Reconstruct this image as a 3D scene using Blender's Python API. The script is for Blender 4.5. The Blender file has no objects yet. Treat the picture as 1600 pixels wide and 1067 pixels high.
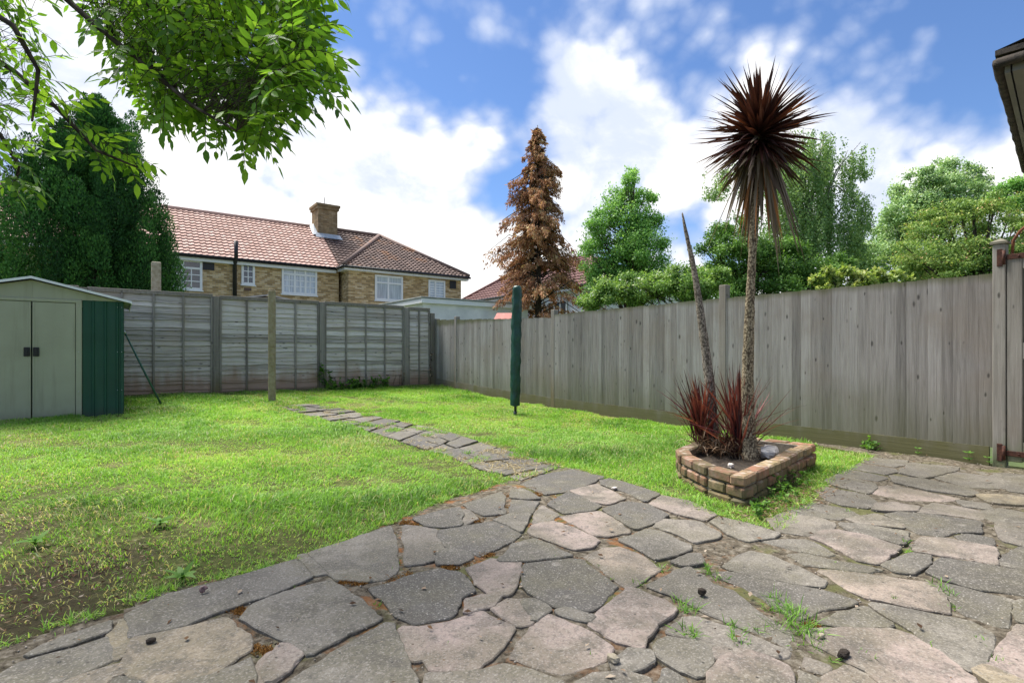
import bpy, math, random
import numpy as np
from mathutils import Vector, Matrix, noise as mnoise
random.seed(7); rng = np.random.default_rng(11)
scene = bpy.context.scene
COL = scene.collection
R_ = math.radians
PI = math.pi

# ------------------------------------------------------------------ camera model
YAW = R_(36.3); FPX = 840.0; HOR = 552.0; CH = 0.97
cA, sA = math.cos(YAW), math.sin(YAW)
def cw(lat, fwd, z=0.0): return Vector((lat*cA+fwd*sA, -lat*sA+fwd*cA, z))
def gz(Y):
    t = max(0.0, (min(Y, 11.7)-4.5)/7.05); return .23*t*t
def W(px, py, d): return cw((px-800)/FPX*d, d, CH+(HOR-py)/FPX*d)
def G(px, py, z=None):
    zz = 0.0 if z is None else z
    for k in range(8 if z is None else 1):
        d = (CH-zz)*FPX/max(py-HOR, 1.0); p = cw((px-800)/FPX*d, d, zz)
        if z is None: zz = .5*zz+.5*gz(p.y)
    d = (CH-zz)*FPX/max(py-HOR, 1.0)
    return cw((px-800)/FPX*d, d, zz)
def onY(px, py, Y):
    dx = (px-800)/FPX; return W(px, py, Y/(cA-dx*sA))
def onX(px, py, X):
    dx = (px-800)/FPX; return W(px, py, X/(dx*cA+sA))
def project(P):
    P = np.asarray(P, float); lat = P[..., 0]*cA-P[..., 1]*sA; f = P[..., 0]*sA+P[..., 1]*cA
    return 800+lat/f*FPX, HOR-(P[..., 2]-CH)/f*FPX, f

# ------------------------------------------------------------------ materials
def new_mat(name):
    m = bpy.data.materials.new(name); m.use_nodes = True
    nt = m.node_tree; nt.nodes.clear()
    out = nt.nodes.new('ShaderNodeOutputMaterial')
    return m, nt, out
def N(nt, t, **kw):
    n = nt.nodes.new('ShaderNode'+t)
    for k, v in kw.items():
        if k.startswith('i_'):
            n.inputs[k[2:].replace('_', ' ')].default_value = v
        else: setattr(n, k, v)
    return n
def ramp(nt, stops, src, interp='LINEAR'):
    r = nt.nodes.new('ShaderNodeValToRGB'); r.color_ramp.interpolation = interp
    e = r.color_ramp.elements
    while len(e) < len(stops): e.new(.5)
    for i, (p, c) in enumerate(stops):
        e[i].position = p; e[i].color = (*c, 1) if len(c) == 3 else c
    nt.links.new(src, r.inputs[0]); return r.outputs[0]
def coords(nt, scale=(1, 1, 1), kind='Object', rot=(0, 0, 0)):
    tc = N(nt, 'TexCoord'); mp = N(nt, 'Mapping'); mp.inputs['Scale'].default_value = scale
    mp.inputs['Rotation'].default_value = rot
    nt.links.new(tc.outputs[kind], mp.inputs[0]); return mp.outputs[0]
def noise(nt, vec, scale, detail=4, rough=.55, dist=0):
    n = N(nt, 'TexNoise'); n.inputs['Scale'].default_value = scale; n.inputs['Detail'].default_value = detail
    n.inputs['Roughness'].default_value = rough; n.inputs['Distortion'].default_value = dist
    nt.links.new(vec, n.inputs['Vector']); return n.outputs['Fac']
def mixc(nt, fac, a, b, mode='MIX'):
    m = N(nt, 'Mix', data_type='RGBA', blend_type=mode)
    for s, v in ((0, fac), (6, a), (7, b)):
        if isinstance(v, (int, float)): m.inputs[s].default_value = v
        elif isinstance(v, tuple): m.inputs[s].default_value = (*v, 1)
        else: nt.links.new(v, m.inputs[s])
    return m.outputs[2]
def mth(nt, op, a, b=None, c=None, clamp=False):
    m = N(nt, 'Math', operation=op, use_clamp=clamp)
    for i, v in enumerate((a, b, c)):
        if v is None: continue
        if isinstance(v, (int, float)): m.inputs[i].default_value = v
        else: nt.links.new(v, m.inputs[i])
    return m.outputs[0]
def mrange(nt, v, a, b, c=0, d=1, smooth=True):
    m = N(nt, 'MapRange', interpolation_type='SMOOTHSTEP' if smooth else 'LINEAR')
    nt.links.new(v, m.inputs[0])
    for i, q in enumerate((a, b, c, d)): m.inputs[i+1].default_value = q
    return m.outputs[0]
def attr(nt, name='rnd'):
    a = N(nt, 'Attribute', attribute_name=name); return a.outputs['Fac']
def bump(nt, h, strength=.4, dist=.01):
    b = N(nt, 'Bump'); b.inputs['Strength'].default_value = strength; b.inputs['Distance'].default_value = dist
    nt.links.new(h, b.inputs['Height']); return b.outputs[0]
def pbsdf(nt, out, col, rough=.8, nrm=None, metal=0, spec=.4):
    p = N(nt, 'BsdfPrincipled')
    if isinstance(col, tuple): p.inputs['Base Color'].default_value = (*col, 1)
    else: nt.links.new(col, p.inputs['Base Color'])
    if isinstance(rough, (int, float)): p.inputs['Roughness'].default_value = rough
    else: nt.links.new(rough, p.inputs['Roughness'])
    p.inputs['Metallic'].default_value = metal
    p.inputs['Specular IOR Level'].default_value = spec
    if nrm is not None: nt.links.new(nrm, p.inputs['Normal'])
    nt.links.new(p.outputs[0], out.inputs[0]); return p
def simple(name, a, b, scale=6, rough=.7, bstr=.2, bdist=.004, metal=0, spec=.4, stops=(.35, .65), use_rnd=0):
    m, nt, out = new_mat(name); v = coords(nt)
    n = noise(nt, v, scale, 6, .6)
    col = ramp(nt, [(stops[0], a), (stops[1], b)], n)
    if use_rnd:
        col = mixc(nt, use_rnd, col, ramp(nt, [(0, tuple(x*.55 for x in a)), (1, tuple(min(1, x*1.35) for x in b))], attr(nt)))
    n2 = noise(nt, v, scale*9, 4, .6)
    pbsdf(nt, out, col, rough, bump(nt, n2, bstr, bdist), metal, spec); return m
def leafmat(name, stops, trans=.35, rough=.55, spec=.25):
    m, nt, out = new_mat(name)
    col = ramp(nt, stops, attr(nt))
    p = N(nt, 'BsdfPrincipled'); nt.links.new(col, p.inputs['Base Color']); p.inputs['Roughness'].default_value = rough
    p.inputs['Specular IOR Level'].default_value = spec
    t = N(nt, 'BsdfTranslucent'); nt.links.new(mixc(nt, 1.0, col, (1.25, 1.25, .7), 'MULTIPLY'), t.inputs[0])
    mx = N(nt, 'MixShader'); mx.inputs[0].default_value = trans
    nt.links.new(p.outputs[0], mx.inputs[1]); nt.links.new(t.outputs[0], mx.inputs[2]); nt.links.new(mx.outputs[0], out.inputs[0])
    return m
def weathered(name, dark, mid, light, axis='Z', algae=(0, 0, 0), algae_h=0.0, algae_base=0.0, knots=True, topalgae=None, alg=.85):
    """silvered timber: grain along axis, knots, algae creeping up from the ground"""
    m, nt, out = new_mat(name)
    s = {'Z': (30, 30, 1.3), 'X': (1.3, 30, 30), 'Y': (30, 1.3, 30)}[axis]
    vo = coords(nt); rr = attr(nt)
    off = N(nt, 'VectorMath', operation='ADD'); nt.links.new(vo, off.inputs[0])
    sc = N(nt, 'VectorMath', operation='SCALE'); sc.inputs[0].default_value = (3.7, 5.1, 7.3)
    nt.links.new(mth(nt, 'MULTIPLY', rr, 9.0), sc.inputs['Scale']); nt.links.new(sc.outputs[0], off.inputs[1])
    mp = N(nt, 'Mapping'); mp.inputs['Scale'].default_value = s; nt.links.new(off.outputs[0], mp.inputs[0])
    g = noise(nt, mp.outputs[0], 1.6, 7, .65, .5)
    big = noise(nt, vo, 1.3, 5, .6)
    col = ramp(nt, [(.36, dark), (.5, mid), (.66, light)], g)
    col = mixc(nt, .6, col, ramp(nt, [(.0, tuple(x*.45 for x in mid)), (.5, mid), (1, tuple(x*.95 for x in light))], rr), 'MIX')
    col = mixc(nt, mrange(nt, big, .45, .7, 0, .45), col, tuple(x*.8 for x in (mid[0]*1.05, mid[1]*.93, mid[2]*.8)))
    h = g
    if knots:
        s2 = {'Z': (14, 14, 5.5), 'X': (5.5, 14, 14), 'Y': (14, 5.5, 14)}[axis]
        mk = N(nt, 'Mapping'); mk.inputs['Scale'].default_value = s2; nt.links.new(off.outputs[0], mk.inputs[0])
        vz = N(nt, 'TexVoronoi', feature='F1'); vz.inputs['Scale'].default_value = 1.0; vz.inputs['Randomness'].default_value = 1
        nt.links.new(mk.outputs[0], vz.inputs['Vector'])
        sk_ = N(nt, 'SeparateColor'); nt.links.new(vz.outputs['Color'], sk_.inputs[0])
        k = mth(nt, 'MULTIPLY', mrange(nt, mth(nt, 'DIVIDE', vz.outputs['Distance'], mth(nt, 'ADD', .35, sk_.outputs[0])), .06, .2, 1, 0), mrange(nt, sk_.outputs[1], .3, .32, 0, 1))
        col = mixc(nt, mth(nt, 'MULTIPLY', k, .75), col, tuple(x*.28 for x in dark))
        h = mth(nt, 'SUBTRACT', g, mth(nt, 'MULTIPLY', k, .6))
    if algae_h > 0:
        geo = N(nt, 'NewGeometry'); sx = N(nt, 'SeparateXYZ'); nt.links.new(geo.outputs['Position'], sx.inputs[0])
        nn = noise(nt, coords(nt, (2.4, 2.4, .35)), 2.0, 4, .6)
        lv = mth(nt, 'ADD', sx.outputs[2], mth(nt, 'MULTIPLY', nn, -.75))
        a = mrange(nt, lv, algae_base-.35, algae_base+algae_h-.3, alg, 0)
        col = mixc(nt, a, col, algae)
        if topalgae is not None:
            lt = mth(nt, 'ADD', sx.outputs[2], mth(nt, 'MULTIPLY', nn, .12))
            col = mixc(nt, mrange(nt, lt, topalgae-.02, topalgae+.08, 0, .7), col, algae)
    pbsdf(nt, out, col, .88, bump(nt, h, .5, .006), 0, .2); return m

M = {}
M['fence_r'] = weathered('silvered_featheredge_board', (.135, .122, .11), (.30, .275, .25), (.45, .42, .385), 'Z', (.105, .11, .03), .75, .0, True, 1.655, .5)
M['gravel'] = weathered('algae_gravel_board', (.095, .085, .06), (.19, .175, .13), (.28, .26, .21), 'Y', (.12, .115, .045), .3, .02, False)
M['fence_b'] = weathered('silvered_lap_slat', (.12, .108, .096), (.50, .455, .40), (.74, .69, .625), 'X', (.30, .19, .12), .38, .30, True)
M['fpost'] = weathered('silvered_fence_post', (.12, .105, .088), (.22, .2, .172), (.33, .305, .27), 'Z', (.16, .13, .06), .5, .1, True)
M['gatewood'] = weathered('gate_timber', (.12, .105, .085), (.24, .22, .19), (.36, .34, .30), 'Z', (.12, .14, .07), .3, 0, True)
M['concrete'] = simple('mossy_concrete', (.22, .17, .085), (.36, .31, .21), 14, .95, .6, .006, stops=(.3, .7))
M['mossconc'] = simple('concrete_yellow_lichen', (.24, .2, .13), (.38, .34, .26), 18, .95, .6, .006)
M['soil'] = simple('dark_soil', (.022, .016, .011), (.07, .052, .035), 22, .95, 1.0, .012)
M['black_iron'] = simple('rusty_iron', (.035, .014, .01), (.11, .045, .028), 40, .75, .4, .003, .3)
M['rust'] = simple('bright_rust', (.12, .04, .018), (.22, .085, .04), 30, .85, .4, .003, .1)
M['black_plastic'] = simple('black_plastic', (.012, .012, .013), (.02, .02, .021), 10, .45, .1, .002)
M['white_upvc'] = simple('white_upvc', (.74, .75, .76), (.8, .8, .8), 4, .35, .05, .001)
M['white_wall'] = simple('white_render', (.6, .61, .62), (.78, .78, .78), 1.6, .85, .2, .004)
M['grey_roofing'] = simple('grey_felt_roofing', (.15, .17, .16), (.27, .29, .27), 3, .9, .3, .004)
M['shed_sage'] = simple('sage_metal_sheet', (.32, .325, .225), (.36, .365, .26), 1.5, .5, .12, .002, 0, .4)
def streaked(name, a, b, dirt):
    m, nt, out = new_mat(name); v = coords(nt)
    col = ramp(nt, [(.35, a), (.65, b)], noise(nt, v, 1.5, 6, .6))
    st = noise(nt, coords(nt, (11, 11, .7)), 1.3, 6, .65)
    col = mixc(nt, mrange(nt, st, .5, .72, 0, .4), col, dirt)
    sp = N(nt, 'SeparateXYZ'); nt.links.new(N(nt, 'NewGeometry').outputs['Position'], sp.inputs[0])
    col = mixc(nt, mrange(nt, mth(nt, 'ADD', sp.outputs[2], mth(nt, 'MULTIPLY', st, .22)), .2, .36, .65, 0), col, dirt)
    pbsdf(nt, out, col, mrange(nt, st, .3, .7, .42, .62), bump(nt, noise(nt, v, 2.2, 3), .25, .02), 0, .4); return m
M['shed_sage'] = streaked('sage_metal_sheet', (.31, .315, .215), (.36, .365, .255), (.21, .205, .14))
M['shed_green'] = simple('dark_green_metal_sheet', (.006, .055, .030), (.010, .075, .043), 2.5, .42, .1, .002, 0, .5)
M['shed_green'] = streaked('dark_green_metal_sheet', (.006, .055, .030), (.010, .075, .043), (.04, .06, .04))
M['shed_trim'] = simple('pale_metal_trim', (.42, .43, .38), (.6, .6, .56), 5, .5, .1, .002)
M['galv'] = simple('galvanised_track', (.35, .37, .38), (.5, .52, .53), 8, .45, .2, .002, .6)
M['cover_green'] = simple('green_pvc_cover', (.004, .035, .024), (.008, .065, .042), 4, .42, .6, .01, 0, .5)
M['steel_dark'] = simple('dark_steel', (.04, .05, .05), (.09, .1, .1), 20, .5, .2, .002, .5)
M['pole_green'] = simple('green_painted_pole', (.03, .09, .07), (.06, .14, .11), 20, .5, .2, .002)
M['soffit'] = simple('cream_soffit_board', (.11, .105, .085), (.17, .16, .13), 3, .8, .2, .003)
M['mossy_black'] = simple('mossy_black_gutter', (.02, .016, .013), (.075, .058, .042), 25, .85, .8, .008)
M['rubble'] = simple('whitened_rubble', (.5, .44, .37), (.78, .71, .62), 18, .9, .6, .006)
M['snail'] = simple('snail_shell', (.1, .05, .045), (.28, .18, .16), 60, .4, .2, .002)
M['curtain'] = simple('pale_net_curtain', (.42, .45, .5), (.7, .72, .76), 3, .8, .2, .003)
M['slide_red'] = simple('faded_red_tiles', (.42, .13, .10), (.55, .2, .15), 8, .6, .2, .003)

def glass_dark():
    m, nt, out = new_mat('window_glass'); v = coords(nt)
    pbsdf(nt, out, ramp(nt, [(.35, (.02, .025, .03)), (.7, (.07, .08, .095))], noise(nt, v, 1.7)), .06, None, 0, 1.0); return m
M['glass'] = glass_dark()
def glass_pale():
    m, nt, out = new_mat('curtained_glass'); v = coords(nt, (9, 1, .6))
    pbsdf(nt, out, ramp(nt, [(.3, (.3, .34, .4)), (.65, (.62, .66, .72))], noise(nt, v, 1.7, 3)), .08, None, 0, .8); return m
M['glass_pale'] = glass_pale()

def brickwall(nm='yellow_stock_brickwork', dk=1.0):
    m, nt, out = new_mat(nm)
    tc = N(nt, 'TexCoord'); sp = N(nt, 'SeparateXYZ'); nt.links.new(tc.outputs['Object'], sp.inputs[0])
    cb = N(nt, 'CombineXYZ'); nt.links.new(mth(nt, 'ADD', sp.outputs[0], sp.outputs[1]), cb.inputs[0]); nt.links.new(sp.outputs[2], cb.inputs[1])
    b = N(nt, 'TexBrick'); nt.links.new(cb.outputs[0], b.inputs['Vector'])
    for k, v in (('Scale', 1.0), ('Brick Width', .225), ('Row Height', .075), ('Mortar Size', .006), ('Bias', -.1)): b.inputs[k].default_value = v
    b.inputs['Color1'].default_value = (0, 0, 0, 1); b.inputs['Color2'].default_value = (1, 1, 1, 1); b.inputs['Mortar'].default_value = (.5, .5, .5, 1)
    col = ramp(nt, [(0, (.3, .2, .09)), (.25, (.44, .29, .13)), (.6, (.60, .43, .225)), (.85, (.66, .52, .33)), (1, (.22, .12, .07))], b.outputs['Color'])
    col = mixc(nt, b.outputs['Fac'], col, (.33, .29, .23))
    st = noise(nt, coords(nt, (1, 1, .6)), .9, 5, .6)
    col = mixc(nt, mrange(nt, st, .5, .8, 0, .35), col, (.24, .165, .09))
    if dk != 1: col = mixc(nt, mrange(nt, noise(nt, coords(nt), 2.5, 5, .6), .3, .6, .45, .85), col, (.15, .105, .06))
    pbsdf(nt, out, col, .92, bump(nt, b.outputs['Fac'], -.4, .006), 0, .2); return m
M['brick'] = brickwall(); M['sooty_brick'] = brickwall('sooty_chimney_brick', .6)
def tilemat(name, a, b, c, lichen=None):
    m, nt, out = new_mat(name); v = coords(nt)
    mx = lambda p, q, t: tuple(p[i]*(1-t)+q[i]*t for i in range(3))
    col = ramp(nt, [(0, mx(a, b, .45)), (.5, b), (1, mx(c, b, .5))], attr(nt))
    n = noise(nt, v, 1.4, 6, .65)
    col = mixc(nt, mrange(nt, n, .52, .75, 0, .3), col, tuple(x*.6 for x in b))
    if lichen: col = mixc(nt, mrange(nt, noise(nt, v, .55, 6, .7), .55, .68, 0, .75), col, lichen)
    pbsdf(nt, out, col, .8, bump(nt, noise(nt, v, 30), .3, .004), 0, .3); return m
M['tile_pink'] = tilemat('pink_clay_roof_tile', (.33, .195, .15), (.50, .32, .255), (.62, .45, .38))
M['tile_dark'] = tilemat('brown_concrete_roof_tile', (.06, .04, .034), (.14, .092, .075), (.24, .17, .14), (.30, .13, .045))
M['tile_far'] = tilemat('maroon_roof_tile', (.1, .05, .045), (.17, .085, .075), (.25, .14, .12))

def slabmat():
    m, nt, out = new_mat('crazy_paving_slab'); v = coords(nt)
    tone = attr(nt, 'rnd')
    # tone: 0 dark speckled, .33 grey, .66 pink, 1 buff
    col = ramp(nt, [(0, (.068, .062, .054)), (.2, (.105, .095, .079)), (.36, (.185, .165, .131)), (.62, (.285, .222, .186)), (.78, (.335, .262, .222)), (1, (.27, .22, .135))], tone)
    n1 = noise(nt, v, 3.2, 6, .6)
    col = mixc(nt, mrange(nt, n1, .38, .64, 0, .7), col, (.115, .102, .062))
    n4 = noise(nt, v, 1.1, 5, .62)
    col = mixc(nt, mrange(nt, n4, .44, .62, 0, .6), col, (.065, .058, .046))
    n2 = noise(nt, v, 9, 10, .78)
    n5 = noise(nt, v, 6, 8, .7, .6)
    col = mixc(nt, mrange(nt, n5, .5, .6, 0, .5), col, (.07, .062, .048))
    col = mixc(nt, mrange(nt, n2, .54, .68, 0, .36), col, (.42, .38, .32))
    n3 = noise(nt, v, 70, 3, .7)
    col = mixc(nt, mrange(nt, n3, .5, .62, 0, .42), col, (.055, .05, .042))
    n6 = noise(nt, v, 130, 2, .6)
    col = mixc(nt, mrange(nt, n6, .52, .68, 0, .3), col, (.46, .42, .36))
    vz = N(nt, 'TexVoronoi'); vz.inputs['Scale'].default_value = 55; nt.links.new(v, vz.inputs['Vector'])
    sp = mrange(nt, vz.outputs['Distance'], .10, .24, 1, 0)
    sel = mrange(nt, tone, .15, .5, .6, .1)
    sepc = N(nt, 'SeparateColor'); nt.links.new(vz.outputs['Color'], sepc.inputs[0])
    pick = mrange(nt, sepc.outputs[0], .55, .6, 0, 1)
    col = mixc(nt, mth(nt, 'MULTIPLY', mth(nt, 'MULTIPLY', sp, sel), pick), col, (.42, .40, .36))
    vd = N(nt, 'TexVoronoi'); vd.inputs['Scale'].default_value = 21; nt.links.new(v, vd.inputs['Vector'])
    sd = N(nt, 'SeparateColor'); nt.links.new(vd.outputs['Color'], sd.inputs[0])
    dk = mth(nt, 'MULTIPLY', mrange(nt, vd.outputs['Distance'], .06, .13, 1, 0), mrange(nt, sd.outputs[1], .72, .74, 0, .9))
    col = mixc(nt, dk, col, (.035, .03, .024))
    h = mth(nt, 'ADD', mth(nt, 'MULTIPLY', n2, .6), mth(nt, 'MULTIPLY', n3, .35))
    rough = mrange(nt, n2, .3, .7, .62, .9)
    pbsdf(nt, out, col, rough, bump(nt, h, .55, .004), 0, .35); return m
M['slab'] = slabmat()
def jointmat():
    m, nt, out = new_mat('mossy_joint_earth'); v = coords(nt)
    n = noise(nt, v, 26, 8, .7)
    col = ramp(nt, [(.34, (.03, .024, .016)), (.5, (.12, .10, .072)), (.66, (.25, .22, .17))], n)
    a = noise(nt, v, 2.3, 5, .6)
    col = mixc(nt, mrange(nt, a, .52, .62, 0, .75), col, (.10, .105, .035))
    geo = N(nt, 'NewGeometry')
    d = N(nt, 'VectorMath', operation='DISTANCE'); nt.links.new(geo.outputs['Position'], d.inputs[0]); d.inputs[1].default_value = G(720, 830)
    near = mrange(nt, d.outputs['Value'], .5, 2.0, 1, 0)
    o = mth(nt, 'MULTIPLY', near, mrange(nt, noise(nt, v, 7, 5, .7), .52, .62, 0, .75))
    col = mixc(nt, o, col, (.24, .095, .028))
    pbsdf(nt, out, col, .95, bump(nt, n, 1.0, .015), 0, .1); return m
M['joint'] = jointmat()
def lawnsoil():
    m, nt, out = new_mat('lawn_thatch'); v = coords(nt)
    n = noise(nt, v, 18, 8, .7); a = noise(nt, v, 1.6, 5, .6)
    col = ramp(nt, [(.3, (.03, .035, .012)), (.55, (.085, .095, .028)), (.75, (.22, .2, .09))], n)
    col = mixc(nt, mrange(nt, a, .52, .66, 0, .6), col, (.17, .15, .07))
    geo = N(nt, 'NewGeometry')
    for (bx_, by_) in ((60, 900), (20, 820), (130, 880), (60, 960)):
        d = N(nt, 'VectorMath', operation='DISTANCE'); nt.links.new(geo.outputs['Position'], d.inputs[0]); d.inputs[1].default_value = G(bx_, by_)
        col = mixc(nt, mrange(nt, mth(nt, 'ADD', d.outputs['Value'], mth(nt, 'MULTIPLY', n, .3)), .2, .62, .8, 0), col, (.05, .038, .024))
    pbsdf(nt, out, col, .95, bump(nt, n, 1.0, .02), 0, .1); return m
M['lawnsoil'] = lawnsoil()
M['farground'] = simple('rough_grass_ground', (.05, .075, .02), (.10, .13, .035), 1.5, .95, .6, .03)
def planterbrick():
    m, nt, out = new_mat('old_red_planter_brick'); v = coords(nt)
    col = ramp(nt, [(0, (.12, .09, .055)), (.3, (.22, .12, .075)), (.6, (.30, .145, .09)), (.85, (.30, .22, .12)), (1, (.25, .12, .09))], attr(nt))
    n = noise(nt, v, 16, 6, .65)
    col = mixc(nt, mrange(nt, n, .42, .62, 0, .75), col, (.125, .11, .055))
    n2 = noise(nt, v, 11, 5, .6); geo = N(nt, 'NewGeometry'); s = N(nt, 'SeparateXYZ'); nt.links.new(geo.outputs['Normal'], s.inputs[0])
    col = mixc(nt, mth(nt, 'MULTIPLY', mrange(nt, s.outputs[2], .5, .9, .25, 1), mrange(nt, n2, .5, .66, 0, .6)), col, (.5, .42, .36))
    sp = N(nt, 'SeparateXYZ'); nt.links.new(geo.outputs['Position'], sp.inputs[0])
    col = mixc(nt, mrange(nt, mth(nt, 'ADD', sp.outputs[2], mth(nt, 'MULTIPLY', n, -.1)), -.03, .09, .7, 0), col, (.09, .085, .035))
    pbsdf(nt, out, col, .92, bump(nt, noise(nt, v, 60, 5), .7, .006), 0, .2); return m
M['pbrick'] = planterbrick()
def trunkmat(name, a, b, c, ringscale=45):
    m, nt, out = new_mat(name); v = coords(nt, (1, 1, 1))
    vz = N(nt, 'TexVoronoi'); mp = N(nt, 'Mapping'); mp.inputs['Scale'].default_value = (1, 1, .7); nt.links.new(v, mp.inputs[0])
    nt.links.new(mp.outputs[0], vz.inputs['Vector']); vz.inputs['Scale'].default_value = ringscale
    n = noise(nt, v, 12, 6, .65)
    h = mth(nt, 'ADD', mth(nt, 'MULTIPLY', vz.outputs['Distance'], .8), mth(nt, 'MULTIPLY', n, .5))
    col = ramp(nt, [(.25, a), (.55, b), (.85, c)], h)
    pbsdf(nt, out, col, .95, bump(nt, h, -1.0, .012), 0, .1); return m
M['cordtrunk'] = trunkmat('cordyline_bark', (.42, .36, .25), (.26, .21, .135), (.07, .052, .035), 80)
M['deadtrunk'] = trunkmat('dead_bark', (.40, .35, .28), (.25, .21, .165), (.08, .065, .05), 70)
M['bark'] = trunkmat('tree_bark', (.12, .1, .08), (.07, .055, .04), (.03, .024, .018), 20)
M['birchbark'] = trunkmat('pale_birch_bark', (.5, .48, .44), (.35, .33, .3), (.08, .07, .06), 12)

GR = [(0, (.05, .12, .015)), (.2, (.125, .27, .035)), (.5, (.235, .45, .06)), (.74, (.35, .58, .10)), (.86, (.44, .53, .15)), (.93, (.50, .43, .21)), (1, (.6, .5, .32))]
M['grass'] = leafmat('lawn_grass', GR, .42, .5, .3)
M['leaf_fg'] = leafmat('ash_leaf', [(0, (0.059, 0.142, 0.019)), (0.5, (0.145, 0.299, 0.029)), (1, (0.292, 0.483, 0.054))], .62, .4, .35)
M['leaf_dark'] = leafmat('dark_conifer_spray', [(0, (0.010, 0.040, 0.011)), (0.4, (0.029, 0.102, 0.023)), (0.7, (0.060, 0.177, 0.035)), (1, (0.119, 0.271, 0.053))], .12, .6, .15)
M['leaf_brown'] = leafmat('dead_conifer_spray', [(0, (0.164, 0.077, 0.044)), (0.5, (0.478, 0.243, 0.134)), (1, (0.663, 0.522, 0.296))], .2, .85, .05)
M['leaf_light'] = leafmat('bright_tree_leaf', [(0, (0.076, 0.183, 0.041)), (0.5, (0.213, 0.429, 0.103)), (1, (0.476, 0.729, 0.209))], .35)
M['leaf_mid'] = leafmat('dark_tree_leaf', [(0, (0.035, 0.086, 0.017)), (0.5, (0.097, 0.215, 0.038)), (1, (0.243, 0.410, 0.086))], .3)
M['leaf_birch'] = leafmat('birch_leaf', [(0, (0.086, 0.139, 0.055)), (0.5, (0.212, 0.351, 0.122)), (1, (0.512, 0.653, 0.272))], .35)
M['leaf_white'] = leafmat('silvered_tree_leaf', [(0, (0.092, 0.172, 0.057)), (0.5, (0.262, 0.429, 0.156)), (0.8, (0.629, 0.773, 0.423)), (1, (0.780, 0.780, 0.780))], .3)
M['leaf_haw'] = leafmat('hawthorn_leaf', [(0, (0.056, 0.122, 0.030)), (0.5, (0.212, 0.345, 0.078)), (0.9, (0.509, 0.579, 0.184)), (1, (0.780, 0.446, 0.261))], .3)
M['leaf_lime'] = leafmat('pale_laurel_leaf', [(0, (0.080, 0.152, 0.026)), (0.5, (0.267, 0.374, 0.079)), (1, (0.669, 0.663, 0.290))], .4)
M['leaf_elder'] = leafmat('elder_leaf', [(0, (0.055, 0.126, 0.026)), (0.5, (0.186, 0.331, 0.072)), (0.86, (0.373, 0.506, 0.144)), (0.93, (0.780, 0.780, 0.754)), (1, (0.780, 0.780, 0.780))], .35)
M['leaf_weed'] = leafmat('weed_leaf', [(0, (.04, .12, .015)), (1, (.17, .33, .05))], .4)
M['leaf_dead'] = leafmat('dead_leaf', [(0, (.05, .03, .02)), (.5, (.17, .10, .055)), (1, (.4, .33, .25))], .1, .9, .05)
M['leaf_head'] = leafmat('purple_cordyline_leaf', [(0, (0.026, 0.009, 0.009)), (0.45, (0.058, 0.018, 0.014)), (0.72, (0.115, 0.035, 0.022)), (0.86, (0.230, 0.075, 0.036)), (1, (0.286, 0.188, 0.157))], .18, .42, .4)
M['leaf_skirt'] = leafmat('dry_cordyline_leaf', [(0, (.06, .035, .024)), (.4, (.15, .115, .08)), (.86, (.26, .2, .14)), (.93, (.30, .12, .04)), (1, (.36, .15, .05))], .2, .6, .2)
M['leaf_shoot'] = leafmat('red_shoot_leaf', [(0, (0.037, 0.011, 0.011)), (0.5, (0.105, 0.022, 0.023)), (1, (0.225, 0.067, 0.054))], .3, .4, .4)
M['grit'] = leafmat('stone_grit', [(0, (.06, .045, .03)), (.5, (.2, .17, .13)), (1, (.45, .4, .33))], 0, .9, .1)
M['straw'] = leafmat('dry_straw', [(0, (.2, .14, .06)), (.5, (.4, .32, .17)), (1, (.55, .47, .3))], .2, .8, .1)

# ------------------------------------------------------------------ object helpers
OFF = {}
def tag(o, label=None, cat=None, group=None, kind=None):
    if label: o['label'] = label
    if cat: o['category'] = cat
    if group: o['group'] = group
    if kind: o['kind'] = kind
    return o
def thing(name, loc, label, cat, group=None):
    o = bpy.data.objects.new(name, None); COL.objects.link(o); o.location = loc; o.empty_display_size = .1
    OFF[o] = Vector(loc); return tag(o, label, cat, group)
def link_mesh(name, me, mat, parent=None, origin=None):
    o = bpy.data.objects.new(name, me); COL.objects.link(o); me.materials.append(mat)
    if parent is not None:
        off = OFF[parent]; o.parent = parent
    else: off = Vector(origin) if origin is not None else Vector((0, 0, 0)); o.location = off
    OFF[o] = off.copy()
    if off.length > 0:
        n = len(me.vertices); a = np.empty(n*3, np.float32); me.vertices.foreach_get('co', a)
        a = a.reshape(-1, 3)-np.array(off, np.float32); me.vertices.foreach_set('co', a.ravel())
    me.update(); return o
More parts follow.
